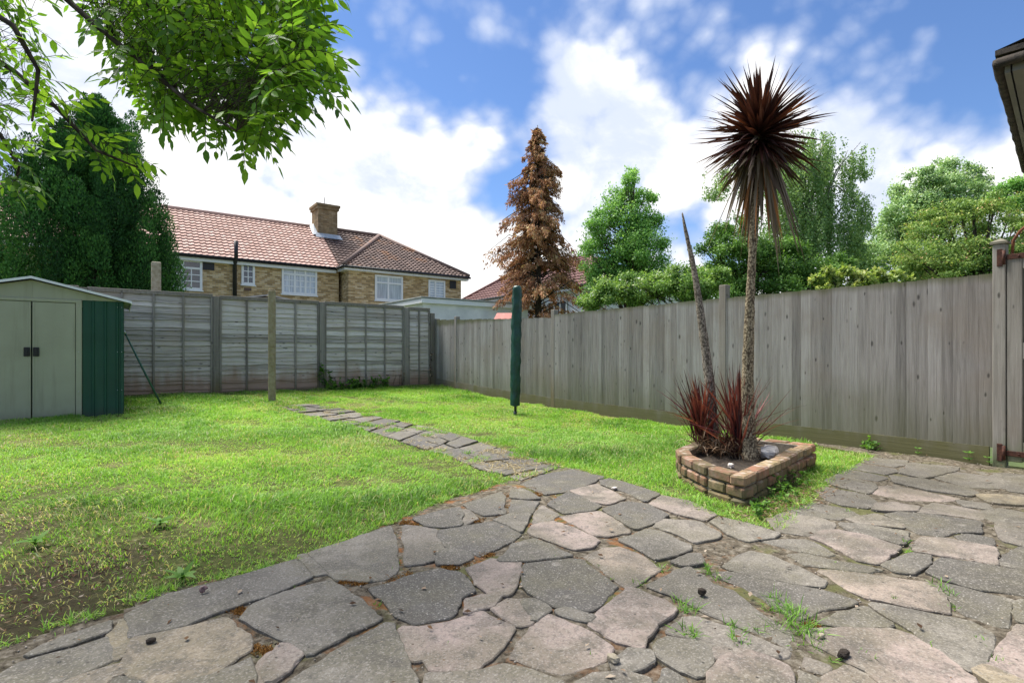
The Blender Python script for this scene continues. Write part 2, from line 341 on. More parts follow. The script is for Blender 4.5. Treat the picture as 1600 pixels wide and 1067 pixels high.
class MB:
    def __init__(s): s.v = []; s.f = []; s.r = []; s.sm = []
    def add(s, vs, fs, r=.5, smooth=False):
        b = len(s.v); s.v += [tuple(v) for v in vs]
        for f in fs: s.f.append([b+i for i in f]); s.r.append(r); s.sm.append(smooth)
    def box(s, lo, hi, r=.5, M4=None, bev=0.0):
        lo = list(lo); hi = list(hi)
        if bev <= 0:
            vs = [(x, y, z) for z in (lo[2], hi[2]) for y in (lo[1], hi[1]) for x in (lo[0], hi[0])]
            fs = [(0, 2, 3, 1), (4, 5, 7, 6), (0, 1, 5, 4), (1, 3, 7, 5), (3, 2, 6, 7), (2, 0, 4, 6)]
        else:
            b = min(bev, .45*min(hi[i]-lo[i] for i in range(3)))
            vs = []; idx = {}
            for cx in (0, 1):
                for cy in (0, 1):
                    for cz in (0, 1):
                        c = (cx, cy, cz)
                        for ax in range(3):
                            p = []
                            for k in range(3):
                                base = (lo, hi)[c[k]][k]; inn = b if c[k] == 0 else -b
                                p.append(base if k == ax else base+inn)
                            idx[(c, ax)] = len(vs); vs.append(tuple(p))
            fs = []
            for ax in range(3):
                o1, o2 = [k for k in range(3) if k != ax]
                for sgn in (0, 1):
                    q = []
                    for (a, bb) in ((0, 0), (1, 0), (1, 1), (0, 1)):
                        c = [0, 0, 0]; c[ax] = sgn; c[o1] = a; c[o2] = bb; q.append(idx[(tuple(c), ax)])
                    fs.append(tuple(q))
                for a in (0, 1):
                    for bb in (0, 1):
                        c0 = [0, 0, 0]; c1 = [0, 0, 0]; c0[o1] = c1[o1] = a; c0[o2] = c1[o2] = bb; c0[ax] = 0; c1[ax] = 1
                        c0 = tuple(c0); c1 = tuple(c1)
                        fs.append((idx[(c0, o1)], idx[(c1, o1)], idx[(c1, o2)], idx[(c0, o2)]))
            for cx in (0, 1):
                for cy in (0, 1):
                    for cz in (0, 1): fs.append(tuple(idx[((cx, cy, cz), a)] for a in range(3)))
        if M4 is not None: vs = [M4 @ Vector(v) for v in vs]
        s.add(vs, fs, r)
    def tube(s, pts, rads, n=8, r=.5, cap=True, wob=0.0):
        pts = [Vector(p) for p in pts]; rings = []; up = Vector((.31, .17, .93))
        for i, p in enumerate(pts):
            t = (pts[min(i+1, len(pts)-1)]-pts[max(i-1, 0)]).normalized()
            a = t.cross(up); 
            if a.length < .05: a = t.cross(Vector((1, 0, 0)))
            a.normalize(); b = t.cross(a); rr = rads[i] if isinstance(rads, (list, tuple)) else rads
            rings.append([p+(a*math.cos(2*PI*k/n)+b*math.sin(2*PI*k/n))*rr*(1+wob*random.uniform(-1, 1)) for k in range(n)])
        vs = [q for rg in rings for q in rg]; fs = []
        for i in range(len(rings)-1):
            for k in range(n): fs.append((i*n+k, i*n+(k+1) % n, (i+1)*n+(k+1) % n, (i+1)*n+k))
        if cap: fs.append(tuple(range(n))[::-1]); fs.append(tuple((len(rings)-1)*n+k for k in range(n)))
        s.add(vs, fs, r, True)
    def prism(s, poly, z0, z1, r=.5):
        n = len(poly); vs = [(p[0], p[1], z0) for p in poly]+[(p[0], p[1], z1) for p in poly]
        s.add(vs, [tuple(range(n))[::-1], tuple(range(n, 2*n))]+[(i, (i+1) % n, n+(i+1) % n, n+i) for i in range(n)], r)
    def build(s, name, mat, parent=None, origin=None, **kw):
        me = bpy.data.meshes.new(name); me.from_pydata(s.v, [], s.f)
        a = me.attributes.new('rnd', 'FLOAT', 'FACE'); a.data.foreach_set('value', np.array(s.r, np.float32))
        me.polygons.foreach_set('use_smooth', np.array(s.sm, bool))
        if isinstance(mat, str): mat = M[mat]
        return tag(link_mesh(name, me, mat, parent, origin), **kw)

def np_mesh(name, verts, faces_n, nper, rnd, mat, parent=None, origin=None, smooth=False, **kw):
    """verts (n,k,3): each group one face strip described by faces_n (list of index tuples with nper corners)"""
    n, k, _ = verts.shape; me = bpy.data.meshes.new(name)
    F = np.array(faces_n, np.int64); m = len(faces_n)
    idx = (np.arange(n)[:, None, None]*k+F[None]).reshape(-1)
    me.vertices.add(n*k); me.vertices.foreach_set('co', verts.reshape(-1).astype(np.float32))
    me.loops.add(n*m*nper); me.loops.foreach_set('vertex_index', idx.astype(np.int32))
    me.polygons.add(n*m); me.polygons.foreach_set('loop_start', (np.arange(n*m)*nper).astype(np.int32))
    me.polygons.foreach_set('loop_total', np.full(n*m, nper, np.int32))
    if smooth: me.polygons.foreach_set('use_smooth', np.ones(n*m, bool))
    me.update(calc_edges=True)
    a = me.attributes.new('rnd', 'FLOAT', 'FACE'); a.data.foreach_set('value', np.repeat(rnd, m).astype(np.float32))
    if isinstance(mat, str): mat = M[mat]
    return tag(link_mesh(name, me, mat, parent, origin), **kw)
def unit(a): return a/np.maximum(np.linalg.norm(a, axis=-1, keepdims=True), 1e-9)
def leaf_verts(C, T, Nn, L, Wd, fold=.12):
    """quad leaves: C base, T direction, Nn approx normal"""
    T = unit(T); B = unit(np.cross(T, Nn)); Nn = np.cross(B, T)
    L = np.asarray(L)[..., None]*np.ones((len(C), 1)); Wd = np.asarray(Wd)[..., None]*np.ones((len(C), 1))
    mid = C+T*L*.48-Nn*L*fold
    return np.stack([C, mid+B*Wd*.5, C+T*L-Nn*L*fold*.3, mid-B*Wd*.5], 1)
QF = [(0, 1, 2, 3)]
class Fields:
    def __init__(s, seed, f0=1.0, n=14):
        r = np.random.default_rng(seed); s.k = r.normal(size=(n, 2))*f0; s.p = r.uniform(0, 6.28, n); s.a = 1/np.sqrt(np.linalg.norm(s.k, axis=1)+.3); s.a /= np.sqrt((s.a**2).sum()/2)
    def __call__(s, x, y): return sum(a*np.sin(k[0]*x+k[1]*y+p) for a, k, p in zip(s.a, s.k, s.p))
def in_poly(x, y, poly):
    inside = np.zeros(len(x), bool); n = len(poly)
    for i in range(n):
        x1, y1 = poly[i][:2]; x2, y2 = poly[(i+1) % n][:2]
        c = ((y1 > y) != (y2 > y)) & (x < (x2-x1)*(y-y1)/((y2-y1) if y2 != y1 else 1e-9)+x1)
        inside ^= c
    return inside

# ------------------------------------------------------------------ patio
lawn_edge_px = [(-160, 1085), (0, 1012), (60, 990), (120, 968), (195, 952), (240, 925), (330, 905), (400, 893), (480, 866), (545, 842), (620, 812), (700, 778), (780, 757), (826, 744), (872, 730)]
patio_right_px = [(905, 733), (945, 745), (1000, 758), (1062, 780), (1118, 803), (1165, 815), (1215, 827), (1240, 805), (1262, 782), (1290, 757), (1330, 730), (1362, 712)]
EDGE = [G(*p) for p in lawn_edge_px]+[G(*p) for p in patio_right_px]
PATIO = [(p.x, p.y) for p in EDGE]+[(6.12, 2.95), (6.12, -4), (-1.6, -4)]
A = (0, 740, 2.857); B = (440, 720, 3.074); C_ = (800, 720, 3.074); D = (1150, 700, 2.907); FL = (0, 0, 1)
SL = [  # (frame, tone, outline) traced slab by slab
(A, .3, '570,625 640,590 745,540 1000,480 1320,385 1395,460 1180,550 1000,605 820,680 590,725'),
(B, .4, '78,450 125,440 235,535 160,545'),
(B, .38, '130,440 325,380 520,312 548,380 553,480 545,540 500,565 400,570 265,565'),
(FL, .3, '375,965 400,943 440,926 515,907 545,925 596,966 540,992 485,1021 450,1003 418,985'),
(B, .45, '590,310 640,312 740,330 735,360 775,420 740,470 690,490 600,500 595,420 580,360'),
(B, .15, '635,275 770,240 850,225 870,250 860,310 760,320 690,312'),
(B, .45, '875,232 900,235 945,275 868,305'),
(B, .1, '880,210 1055,150 1070,170 1065,220 1070,252 980,262 930,245'),
(B, .15, '1100,140 1160,135 1240,180 1180,185 1105,176'),
(B, .2, '1110,185 1235,192 1195,248 1090,250 1100,215'),
(B, .12, '740,370 760,330 950,300 1010,290 1080,310 1150,350 1100,385 960,450 900,435 780,405'),
(B, .35, '1020,285 1090,257 1195,257 1150,342 1085,305'),
(B, .25, '755,430 810,415 900,440 920,460 860,490 750,490'),
(B, .66, '890,510 950,490 1000,470 1140,475 1145,520 1115,620 1090,635 1010,640 940,590 920,550'),
(B, .12, '430,610 560,580 650,545 760,520 850,535 900,580 920,620 860,660 810,750 640,780 560,745 530,700 450,640'),
(B, .68, '660,795 720,785 850,762 920,730 960,722 1115,795 1080,860 1000,940 940,1000 850,1000 720,1002 690,960 680,880'),
(B, .72, '1010,705 1080,660 1150,662 1200,740 1205,775 1140,788 1080,750'),
(B, .6, '885,665 960,642 1060,650 1010,695 940,710 890,725'),
(B, .3, '1160,670 1215,665 1260,690 1285,710 1215,765 1205,735'),
(B, .33, '510,780 530,785 560,860 590,940 640,1060 650,1130 -40,1130 60,1050 250,925 440,815'),
(B, .4, '700,1018 950,1012 1060,988 1200,1010 1345,1075 1350,1135 720,1135 690,1070'),
(B, .8, '572,800 645,800 672,860 685,950 635,955 592,880'),
(B, .5, '-10,880 40,885 95,930 20,1005 -60,1060 -90,1000'),
(A, .35, '100,838 330,772 480,722 498,828 360,890 220,950 -40,985 -60,920'),
(A, .3, '120,808 190,765 350,705 488,655 493,698 330,750'),
(A, .98, '542,645 583,635 587,715 575,800 512,828 500,705'),
(A, .92, '594,735 800,692 1000,645 1108,722 1108,785 940,900 700,945 565,885 548,862 584,800'),
(A, .7, '1143,870 1200,795 1340,815 1250,905 1180,945 1130,940'),
(A, .15, '470,960 520,905 600,900 690,950 700,1010 440,1010'),
(A, .9, '260,945 350,905 520,850 545,890 500,905 440,960 420,1010 180,1010'),
(A, .35, '720,955 930,912 1110,830 1130,870 1120,950 1100,1010 720,1010'),
(C_, .05, '45,110 140,65 290,38 440,75 370,110 290,140 160,158 100,130'),
(C_, .1, '430,92 470,85 590,120 710,160 640,195 560,155 430,112'),
(C_, .55, '285,140 410,110 545,180 460,208 390,195'),
(C_, .05, '175,205 270,148 350,175 425,215 395,235 250,252'),
(C_, .62, '235,264 420,237 500,270 560,340 470,358 390,350'),
(C_, .12, '437,232 560,195 650,210 750,260 700,290 600,328 530,290'),
(C_, .58, '665,205 720,165 850,190 985,258 930,285 770,245'),
(C_, .66, '80,345 100,305 195,285 300,320 415,380 380,410 300,425 150,370'),
(C_, .45, '112,245 150,214 225,258 190,280 105,300'),
(C_, .3, '520,380 650,330 700,335 850,405 855,425 790,450 700,473 640,440'),
(C_, .4, '680,315 730,280 900,292 1000,350 985,370 880,393 780,345'),
(C_, .35, '960,290 1000,272 1130,302 1285,350 1250,370 1130,385 1040,350'),
(C_, .9, '355,455 440,415 520,410 600,440 710,515 640,560 560,602 480,555'),
(C_, .2, '5,400 110,375 290,455 160,472 30,482 -60,478'),
(C_, .12, '60,530 48,590 130,660 200,700 375,722 440,670 495,600 380,510 330,472 180,478 60,495'),
(C_, .3, '765,485 850,450 900,445 920,490 820,502'),
(C_, .3, '655,595 770,530 850,507 970,592 1060,622 1190,730 1340,820 1385,885 1350,900 1200,830 1000,750 800,650'),
(C_, .35, '1015,500 1080,460 1150,432 1240,450 1380,510 1510,575 1490,600 1350,585 1180,555 1060,520'),
(FL, .28, '1114,894 1140,891 1223,910 1288,922 1334,937 1327,944 1285,952 1243,965 1212,947 1184,928 1150,910'),
(C_, .7, '370,780 560,610 620,625 720,665 790,715 700,790 640,850 625,895 500,860'),
(C_, .72, '180,730 320,790 370,820 480,890 450,950 380,985 250,1020 130,985 10,940 0,925 40,860 100,790'),
(C_, .35, '205,715 260,705 388,745 370,772 220,735'),
(C_, .4, '740,810 830,742 900,747 1100,812 1320,905 1310,935 1200,920 1000,888 880,850'),
(C_, .38, '700,860 740,840 870,862 965,900 960,960 900,1025 830,1000 690,925'),
(C_, .6, '945,1020 1020,940 1100,912 1200,932 1330,985 1350,1060 1340,1130 960,1130'),
(C_, .35, '482,960 570,900 670,915 680,950 640,985 560,1012 500,1005'),
(C_, .3, '705,1060 730,988 840,1045 830,1060 770,1130 700,1120'),
(C_, .4, '330,1062 400,1022 560,1018 650,1042 680,1130 310,1130'),
(C_, .5, '975,900 1035,892 1050,925 985,950'),
(D, .45, '315,945 430,985 400,1015 320,990'),
(D, .4, '290,1000 380,1045 340,1072 290,1062'),
(D, .74, '300,830 440,825 700,825 800,855 960,960 1080,1050 1120,1130 720,1130 600,1002 520,975 350,885'),
(D, .7, '340,1085 430,1022 510,987 640,1045 700,1130 300,1130'),
(D, .36, '620,700 700,710 1060,785 1150,830 1160,860 1130,960 1080,1010 950,930 800,820 680,750'),
(D, .3, '380,790 480,745 590,720 700,795 690,808 550,812'),
(D, .86, '380,550 430,550 730,590 910,610 960,700 970,748 800,715 600,670 520,640'),
(D, .12, '865,560 940,500 1080,520 1308,560 1420,580 1420,690 1308,668 1100,638 950,598'),
(D, .25, '945,612 1260,687 1210,810 1040,750 980,690'),
(D, .5, '800,440 850,405 960,412 1180,452 1180,530 1050,505 820,465'),
(D, .25, '665,530 800,475 880,485 885,515 800,570 720,560'),
(D, .8, '345,405 400,378 470,374 600,402 750,452 640,525 560,510 440,445'),
(D, .3, '475,342 560,346 780,380 780,410 750,437 640,405 500,370'),
(D, .45, '500,320 640,300 760,345 760,362 560,340'),
(D, .15, '680,300 740,290 900,302 1100,332 1110,380 990,380 920,400 830,385 740,335'),
(D, .2, '1000,397 1060,390 1165,407 1170,440 1020,417'),
(D, .3, '240,480 300,475 460,510 660,550 600,560 480,545 310,525'),
(D, .32, '120,420 250,410 320,412 450,480 420,488 300,465 180,440'),
(D, .38, '150,320 230,287 330,297 450,337 440,360 340,395 190,375'),
(D, .25, '215,275 350,247 500,272 560,302 470,323 300,300'),
(D, .3, '360,190 400,172 600,212 640,245 600,272 490,258 420,235'),
(D, .28, '405,150 460,122 620,160 640,183 600,206 450,168'),
(D, .22, '445,113 510,97 650,122 690,133 640,148 500,128'),
(D, .2, '520,90 562,70 720,92 735,105 680,116'),
(D, .25, '562,60 595,38 780,55 770,73 720,83'),
(D, .85, '622,200 650,172 720,168 860,197 1020,227 960,240 760,233'),
(D, .3, '742,110 790,67 1010,87 1008,100 900,128 850,138'),
(D, .28, '702,127 860,142 1070,187 1100,205 1060,215 870,188 720,155'),
(D, .32, '905,132 1020,98 1200,112 1230,182 1062,178'),
(D, .95, '1085,207 1308,217 1420,225 1420,268 1308,258 1150,243'),
(D, .3, '1212,110 1308,118 1420,130 1420,210 1308,203 1240,195'),
(D, .45, '640,252 720,247 830,267 820,285 700,285 620,280'),
(D, .4, '842,272 900,247 1000,262 1100,282 1130,302 1110,322 960,300 830,290'),
(D, .3, '1000,232 1140,250 1165,278 1040,262'),
(D, .35, '1120,282 1210,272 1308,290 1420,300 1420,350 1308,338 1180,333 1120,310'),
(D, .4, '1190,340 1308,350 1420,358 1420,470 1308,440 1220,420 1190,380'),
(D, .2, '1208,530 1220,482 1308,445 1420,475 1420,572 1308,552'),
(D, .7, '1155,985 1280,800 1308,800 1420,830 1420,1130 1330,1060 1250,1030'),
(D, .98, '1090,1012 1150,992 1308,1062 1330,1130 1230,1130 1180,1067'),
(D, .3, '1270,700 1308,690 1420,710 1420,815 1312,788 1282,780'),
]
def slab(mb, pts, tone, z0, shrink=-.011, jag=.004, step=.03):
    P = [Vector((p[0], p[1])) for p in pts]
    n = len(P); area = sum(P[i].x*P[(i+1) % n].y-P[(i+1) % n].x*P[i].y for i in range(n))
    if area < 0: P.reverse()
    Q = []
    for i in range(n):
        a, b = P[i], P[(i+1) % n]; L = (b-a).length
        if L < 1e-4: continue
        cut = min(.004, L*.2)
        m = max(1, int((L-2*cut)/step)); d = (b-a)/L
        for k in range(m+1): Q.append(a+d*(cut+(L-2*cut)*k/m))
    n = len(Q); out = []; ph = random.uniform(0, 99)
    for i in range(n):
        t = (Q[(i+1) % n]-Q[i-1]); t = t.normalized() if t.length > 1e-6 else Vector((1, 0))
        nn = Vector((t.y, -t.x))
        j = jag*random.uniform(-1, 1)+.010*mnoise.noise(Vector((Q[i].x*11, Q[i].y*11, ph)))
        out.append((Q[i]+nn*(-shrink+j), nn))
    tx, ty = random.uniform(-.007, .007), random.uniform(-.007, .007); c = sum((q for q, _ in out), Vector((0, 0)))/n
    zt = z0+random.uniform(-.004, .005)
    H = lambda q: zt+tx*(q.x-c.x)+ty*(q.y-c.y)
    bev = .003
    r0 = [(q.x-nn.x*bev*1.3, q.y-nn.y*bev*1.3, H(q)) for q, nn in out]
    r1 = [(q.x, q.y, H(q)-bev*random.uniform(.7, 1.8)) for q, nn in out]
    r2 = [(q.x-nn.x*.002, q.y-nn.y*.002, H(q)-.045) for q, nn in out]
    vs = r0+r1+r2; fs = [tuple(range(n))]
    for i in range(n):
        j = (i+1) % n
        fs += [(i, n+i, n+j, j), (n+i, 2*n+i, 2*n+j, n+j)]
    mb.add(vs, fs, tone)
mb = MB(); SLABS = []
for fr, tone, s in SL:
    pts = [G(fr[0]+float(a)/fr[2], fr[1]+float(b)/fr[2], .008) for a, b in (q.split(',') for q in s.split())]
    SLABS.append([(p.x, p.y) for p in pts])
    slab(mb, pts, min(1, max(0, tone+random.uniform(-.04, .04))), .009)
# the rest of the terrace, behind and beside the camera
gx0, gs = -1.6, .52
for i in range(15):
    for j in range(13):
        q = [(gx0+(i+a)*gs, -4+(j+b)*gs) for a, b in ((0, 0), (1, 0), (1, 1), (0, 1))]
        q = [(x+.10*mnoise.noise(Vector((x*3.1, y*3.1, 5))), y+.10*mnoise.noise(Vector((x*3.1, y*3.1, 9)))) for x, y in q]
        ok = True
        cx, cy = sum(x for x, y in q)/4, sum(y for x, y in q)/4
        for x, y in q:
            f = x*sA+y*cA; lat = x*cA-y*sA
            if f > .02:
                px = 800+lat/f*FPX; py = HOR+CH*FPX/f
                if -40 < px < 1640 and py < 1088: ok = False
                if py < 1088 and px >= 1600 and px < 1660: ok = False
            if x > 6.1: ok = False
        if ok and in_poly(np.array([x for x, y in q]), np.array([y for x, y in q]), PATIO).all():
            slab(mb, q, random.choice([.1, .3, .35, .6, .72, .9]), .008, .012)
mb.build('patio', 'slab', kind='structure')

fl = Fields(3, 9.0); fl2 = Fields(4, 2.2)
def sheet(name, x0, x1, y0, y1, st, zf, mat, mask=None, **kw):
    nx = int((x1-x0)/st)+1; ny = int((y1-y0)/st)+1
    X, Y = np.meshgrid(np.linspace(x0, x1, nx), np.linspace(y0, y1, ny)); Z = zf(X, Y)
    me = bpy.data.meshes.new(name); V = np.stack([X, Y, Z], -1).reshape(-1, 3)
    I = np.arange(nx*ny).reshape(ny, nx); Fq = np.stack([I[:-1, :-1], I[:-1, 1:], I[1:, 1:], I[1:, :-1]], -1).reshape(-1, 4)
    if mask is not None:
        c = V[Fq].mean(1); Fq = Fq[mask(c[:, 0], c[:, 1])]
    me.from_pydata(V.tolist(), [], Fq.tolist()); me.polygons.foreach_set('use_smooth', np.ones(len(Fq), bool))
    return tag(link_mesh(name, me, M[mat]), **kw)
def gzn(Y): t = np.clip((np.minimum(Y, 11.7)-4.5)/7.05, 0, None); return .23*t*t
sheet('patio_bedding', -1.7, 6.2, -4, 5.2, .035, lambda X, Y: -.0005+.005*fl(X*2, Y*2)*.6, 'joint',
      lambda x, y: in_poly(x, y, PATIO), kind='structure')
def inpatio_soft(X, Y): return in_poly(X.ravel(), Y.ravel(), PATIO).reshape(X.shape)
sheet('lawn', -8, 6.3, -4, 11.75, .06, lambda X, Y: np.where(inpatio_soft(X, Y), -.06, gzn(Y)-.012+.010*fl2(X, Y)*.6), 'lawnsoil', kind='structure')
g = MB(); g.add([(-400, -400, -.12), (400, -400, -.12), (400, 400, -.12), (-400, 400, -.12)], [(0, 1, 2, 3)]); g.build('ground', 'farground', kind='structure')

# ------------------------------------------------------------------ garden path
PL = [G(*p) for p in [(432, 634), (470, 647), (560, 670), (640, 695), (700, 713), (745, 733), (815, 752)]]
PR = [G(*p) for p in [(480, 631), (540, 640), (610, 655), (690, 672), (770, 697), (850, 721), (878, 729)]]
PATH = [(p.x, p.y) for p in PL]+[(p.x, p.y) for p in reversed(PR)]
def poly_at(P, t):
    t *= len(P)-1; i = min(int(t), len(P)-2); return P[i].lerp(P[i+1], t-i)
mb = MB()
ts = np.linspace(0, 1, 20)
for i in range(19):
    cuts = [0, random.uniform(.3, .7), 1] if random.random() < .75 else [0, random.uniform(.25, .4), random.uniform(.6, .75), 1]
    for k in range(len(cuts)-1):
        q = []
        for (t, u) in ((ts[i], cuts[k]), (ts[i+1], cuts[k]), (ts[i+1], cuts[k+1]), (ts[i], cuts[k+1])):
            a = poly_at(PL, min(1, max(0, t+random.uniform(-.008, .008)))); b = poly_at(PR, min(1, max(0, t+random.uniform(-.008, .008))))
            q.append(a.lerp(b, u))
        z = sum(gz(p.y) for p in q)/4
        slab(mb, q, random.choice([.0, .05, .1, .2, .3]), z+.010, .008, .010, .06)
mb.build('path', 'slab', kind='structure')

# ------------------------------------------------------------------ brick planter
PZ = .19
def GZ(px, py, z=PZ): return G(px, py, z)
PP = [GZ(1164, 746), GZ(1276, 693.5), GZ(1180, 682.5), GZ(1086, 689), GZ(1055.5, 701), GZ(1062, 711), GZ(1102, 729)]
ctr = sum(PP, Vector((0, 0, 0)))/len(PP); ctr.z = 0
pt = thing('brick_planter', ctr, 'low planter of old red bricks filled with soil on the lawn edge beside the patio', 'planter')
mb = MB()
def brick_run(mb, a, b, z0, off, w=.105, bl=.215, bh=.068):
    d = (b-a); d.z = 0; L = d.length; d.normalize(); nrm = Vector((-d.y, d.x, 0))
    if nrm.dot(ctr-a) < 0: nrm = -nrm
    n = max(1, round((L)/(bl+.01))); ln = L/n; s = 0.0
    edges = [0]; x = ln*off if off else ln
    while x < L-.05: edges.append(x); x += ln
    edges.append(L)
    for e0, e1 in zip(edges[:-1], edges[1:]):
        m = Matrix(((d.x, nrm.x, 0, a.x), (d.y, nrm.y, 0, a.y), (0, 0, 1, 0), (0, 0, 0, 1)))
        j = lambda q: random.uniform(-q, q)
        rot = Matrix.Rotation(j(.02), 4, 'Z')
        mb.box((e0+.004, j(.004), z0+j(.002)), (e1-.005, w+j(.004), z0+bh+j(.002)), random.random(), m @ rot, .011)
nP = len(PP)
for c in range(4):
    z0 = PZ-.068-c*.078
    for i in range(nP):
        a, b = PP[i].copy(), PP[(i+1) % nP].copy(); d = (b-a); d.z = 0; d.normalize()
        def cor(k):
            p0, p1, p2 = PP[k-1], PP[k], PP[(k+1) % nP]; u_, v_ = (p0-p1).xy.normalized(), (p2-p1).xy.normalized(); return math.acos(max(-1, min(1, u_.dot(v_))))
        ta, tb_ = cor(i), cor((i+1) % nP); even = (c % 2 == 0)
        def trim(th, through): return (max(0, .105/math.tan(th))*.35 if through else (.105/math.sin(th)+max(0, .105/math.tan(th))*.0+.004)) if th < 2.0 else .012
        a = a+d*trim(ta, even); b = b-d*trim(tb_, not even)
        brick_run(mb, a, b, z0, .5 if c % 2 else 0)
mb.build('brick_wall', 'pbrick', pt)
mt = MB()
inner = [p.lerp(Vector((ctr.x, ctr.y, p.z)), .055) for p in PP]; inner2 = [p.lerp(Vector((ctr.x, ctr.y, p.z)), .14) for p in PP]
vs = [(p.x, p.y, z) for z in (-.06, PZ-.012) for ring in (inner, inner2) for p in ring]
fs = []
for i in range(nP):
    j = (i+1) % nP
    fs += [(2*nP+i, 2*nP+j, 3*nP+j, 3*nP+i), (i, j, 2*nP+j, 2*nP+i), (nP+j, nP+i, 3*nP+i, 3*nP+j)]
mt.add(vs, fs); mt.build('mortar', simple('old_mortar', (.16, .14, .10), (.28, .25, .19), 40, .95, .6, .005), pt)
# soil surface
ms = MB(); rings = 7; ns = 36; SZ = .105
def ray_in(ang):
    d = Vector((math.cos(ang), math.sin(ang))); best = 9
    for i in range(nP):
        a, b = PP[i].xy-ctr.xy, PP[(i+1) % nP].xy-ctr.xy; e = b-a; den = d.x*e.y-d.y*e.x
        if abs(den) < 1e-9: continue
        t = (a.x*e.y-a.y*e.x)/den; u = (a.x*d.y-a.y*d.x)/den
        if t > 0 and -.001 <= u <= 1.001: best = min(best, t)
    return best-.07
vs = [(ctr.x, ctr.y, SZ)]
for r in range(1, rings+1):
    for k in range(ns):
        an = 2*PI*k/ns; R0 = ray_in(an)*r/rings
        vs.append((ctr.x+math.cos(an)*R0, ctr.y+math.sin(an)*R0, SZ+.022*mnoise.noise(Vector((R0*11, an*3, 1)))))
fs = [(0, 1+k, 1+(k+1) % ns) for k in range(ns)]
for r in range(rings-1):
    for k in range(ns): fs.append((1+r*ns+k, 1+(r+1)*ns+k, 1+(r+1)*ns+(k+1) % ns, 1+r*ns+(k+1) % ns))
ms.add(vs, fs, .5, True); ms.build('soil_fill', 'soil', pt)

def rock(name, c, r, mat, label, cat, squash=(1, 1, .6), seed=0, rot=0, group=None):
    mb = MB(); n, m = 10, 7; vs = []; fs = []
    for i in range(m+1):
        th = PI*i/m
        for k in range(n):
            ph = 2*PI*k/n; d = Vector((math.sin(th)*math.cos(ph), math.sin(th)*math.sin(ph), math.cos(th)))
            q = 1+.35*mnoise.noise(d*1.7+Vector((seed*7.1, 0, 0))); p = d*r*q
            # squarish
            p = Vector((max(-.8*r, min(.8*r, p.x)), max(-.8*r, min(.8*r, p.y)), max(-.8*r, min(.8*r, p.z))))
            p = Vector((p.x*squash[0], p.y*squash[1], p.z*squash[2])); p.rotate(Matrix.Rotation(rot, 3, 'Z')); vs.append(c+p)
    for i in range(m):
        for k in range(n): fs.append((i*n+k, (i+1)*n+k, (i+1)*n+(k+1) % n, i*n+(k+1) % n))
    mb.add(vs, fs); o = mb.build(name, mat, None, (c.x, c.y, c.z-r*squash[2]*.8)); return tag(o, label, cat, group)
rock('stone_block', G(1203, 706, .17), .115, 'rubble', 'whitish broken stone block lying inside the planter behind its red brick rim', 'stone', (1.1, .7, .5), 3, .4)
rock('stone_block', G(1142, 727, .13), .028, 'rubble', 'small pinkish pebble on the planter soil near the front corner', 'stone', (1, .9, .7), 5)

# ------------------------------------------------------------------ cordyline
def blades(base, dirs, lengths, width, droop, seg=5, fold=.25, wfun=None):
    """strap leaves: (n) base pts, dirs, returns verts (n, (seg+1)*2, 3)"""
    n = len(base); base = np.asarray(base, float); dirs = unit(np.asarray(dirs, float))
    side = np.cross(dirs, np.array([0, 0, 1.0])); bad = np.linalg.norm(side, axis=1) < .15
    side[bad] = np.cross(dirs[bad], np.array([1.0, .3, 0])); side = unit(side)
    ang = rng.uniform(-.7, .7, n)[:, None]; upv = np.cross(side, dirs); side = side*np.cos(ang)+upv*np.sin(ang)
    P = base.copy(); dd = dirs.copy(); out = []
    for s in range(seg+1):
        t = s/seg; w = (wfun(t) if wfun else (.55+1.3*t if t < .35 else 1.0*(1-((t-.35)/.65)**1.6)))
        w = max(w, .02)
        ww = (width*w)[:, None]*.5
        out.append(P+side*ww); out.append(P-side*ww)
        P = P+dd*(lengths/seg)[:, None]
        dd = unit(dd+np.array([0, 0, -1.0])*(droop/seg)[:, None])
    return np.stack(out, 1)
def strip_faces(seg): return [(2*i, 2*i+1, 2*i+3, 2*i+2) for i in range(seg)]
cb = G(1174, 719, .10); dC = (cb.x*sA+cb.y*cA)
cord = thing('cordyline_tree', cb, 'tall cordyline palm with a spiky purple head and dry drooping skirt in the planter', 'cordyline')
tpx = [(1174, 724), (1171, 690), (1168, 640), (1168, 590), (1170, 530), (1172, 470), (1175, 410), (1178, 350), (1181, 290), (1184, 240), (1186, 205)]
tp = [W(x, y, dC+.02*math.sin(i)) for i, (x, y) in enumerate(tpx)]
def dense(pts, k=6):
    o = []
    for a, b in zip(pts[:-1], pts[1:]):
        for i in range(k): o.append(a.lerp(b, i/k))
    return o+[pts[-1]]
tpd = dense(tp, 7); n = len(tpd)
mb = MB(); mb.tube(tpd, [(.062-.030*min(1, i/(n*.55))+ (.014 if i < 4 else 0))*(1+.07*mnoise.noise(Vector((i*.5, 0, 3)))) for i in range(n)], 14, wob=.06); mb.build('trunk', 'cordtrunk', cord)
hc = np.array(W(1187, 213, dC)); px2m = dC/FPX
nl = 520
u = rng.uniform(-.6, 1, nl); ph = rng.uniform(0, 2*PI, nl); st = np.sqrt(1-u*u)
dirs = np.stack([st*np.cos(ph), st*np.sin(ph), u], 1)
ln = rng.uniform(.27, .56, nl)*np.where(u > .3, .93, 1.0)
bs = hc+dirs*.02+np.array([0, 0, 1])*(u*.11)[:, None]
V = blades(bs, dirs, ln, np.full(nl, .030)*rng.uniform(.6, 1.2, nl), rng.uniform(-.25, .5, nl)+np.where(u < 0, .3, 0), 6)
np_mesh('leaf_head', V, strip_faces(6), 4, np.clip(rng.normal(.42, .22, nl)-np.where(u > .4, .08, 0), 0, 1), 'leaf_head', cord)
nl = 150
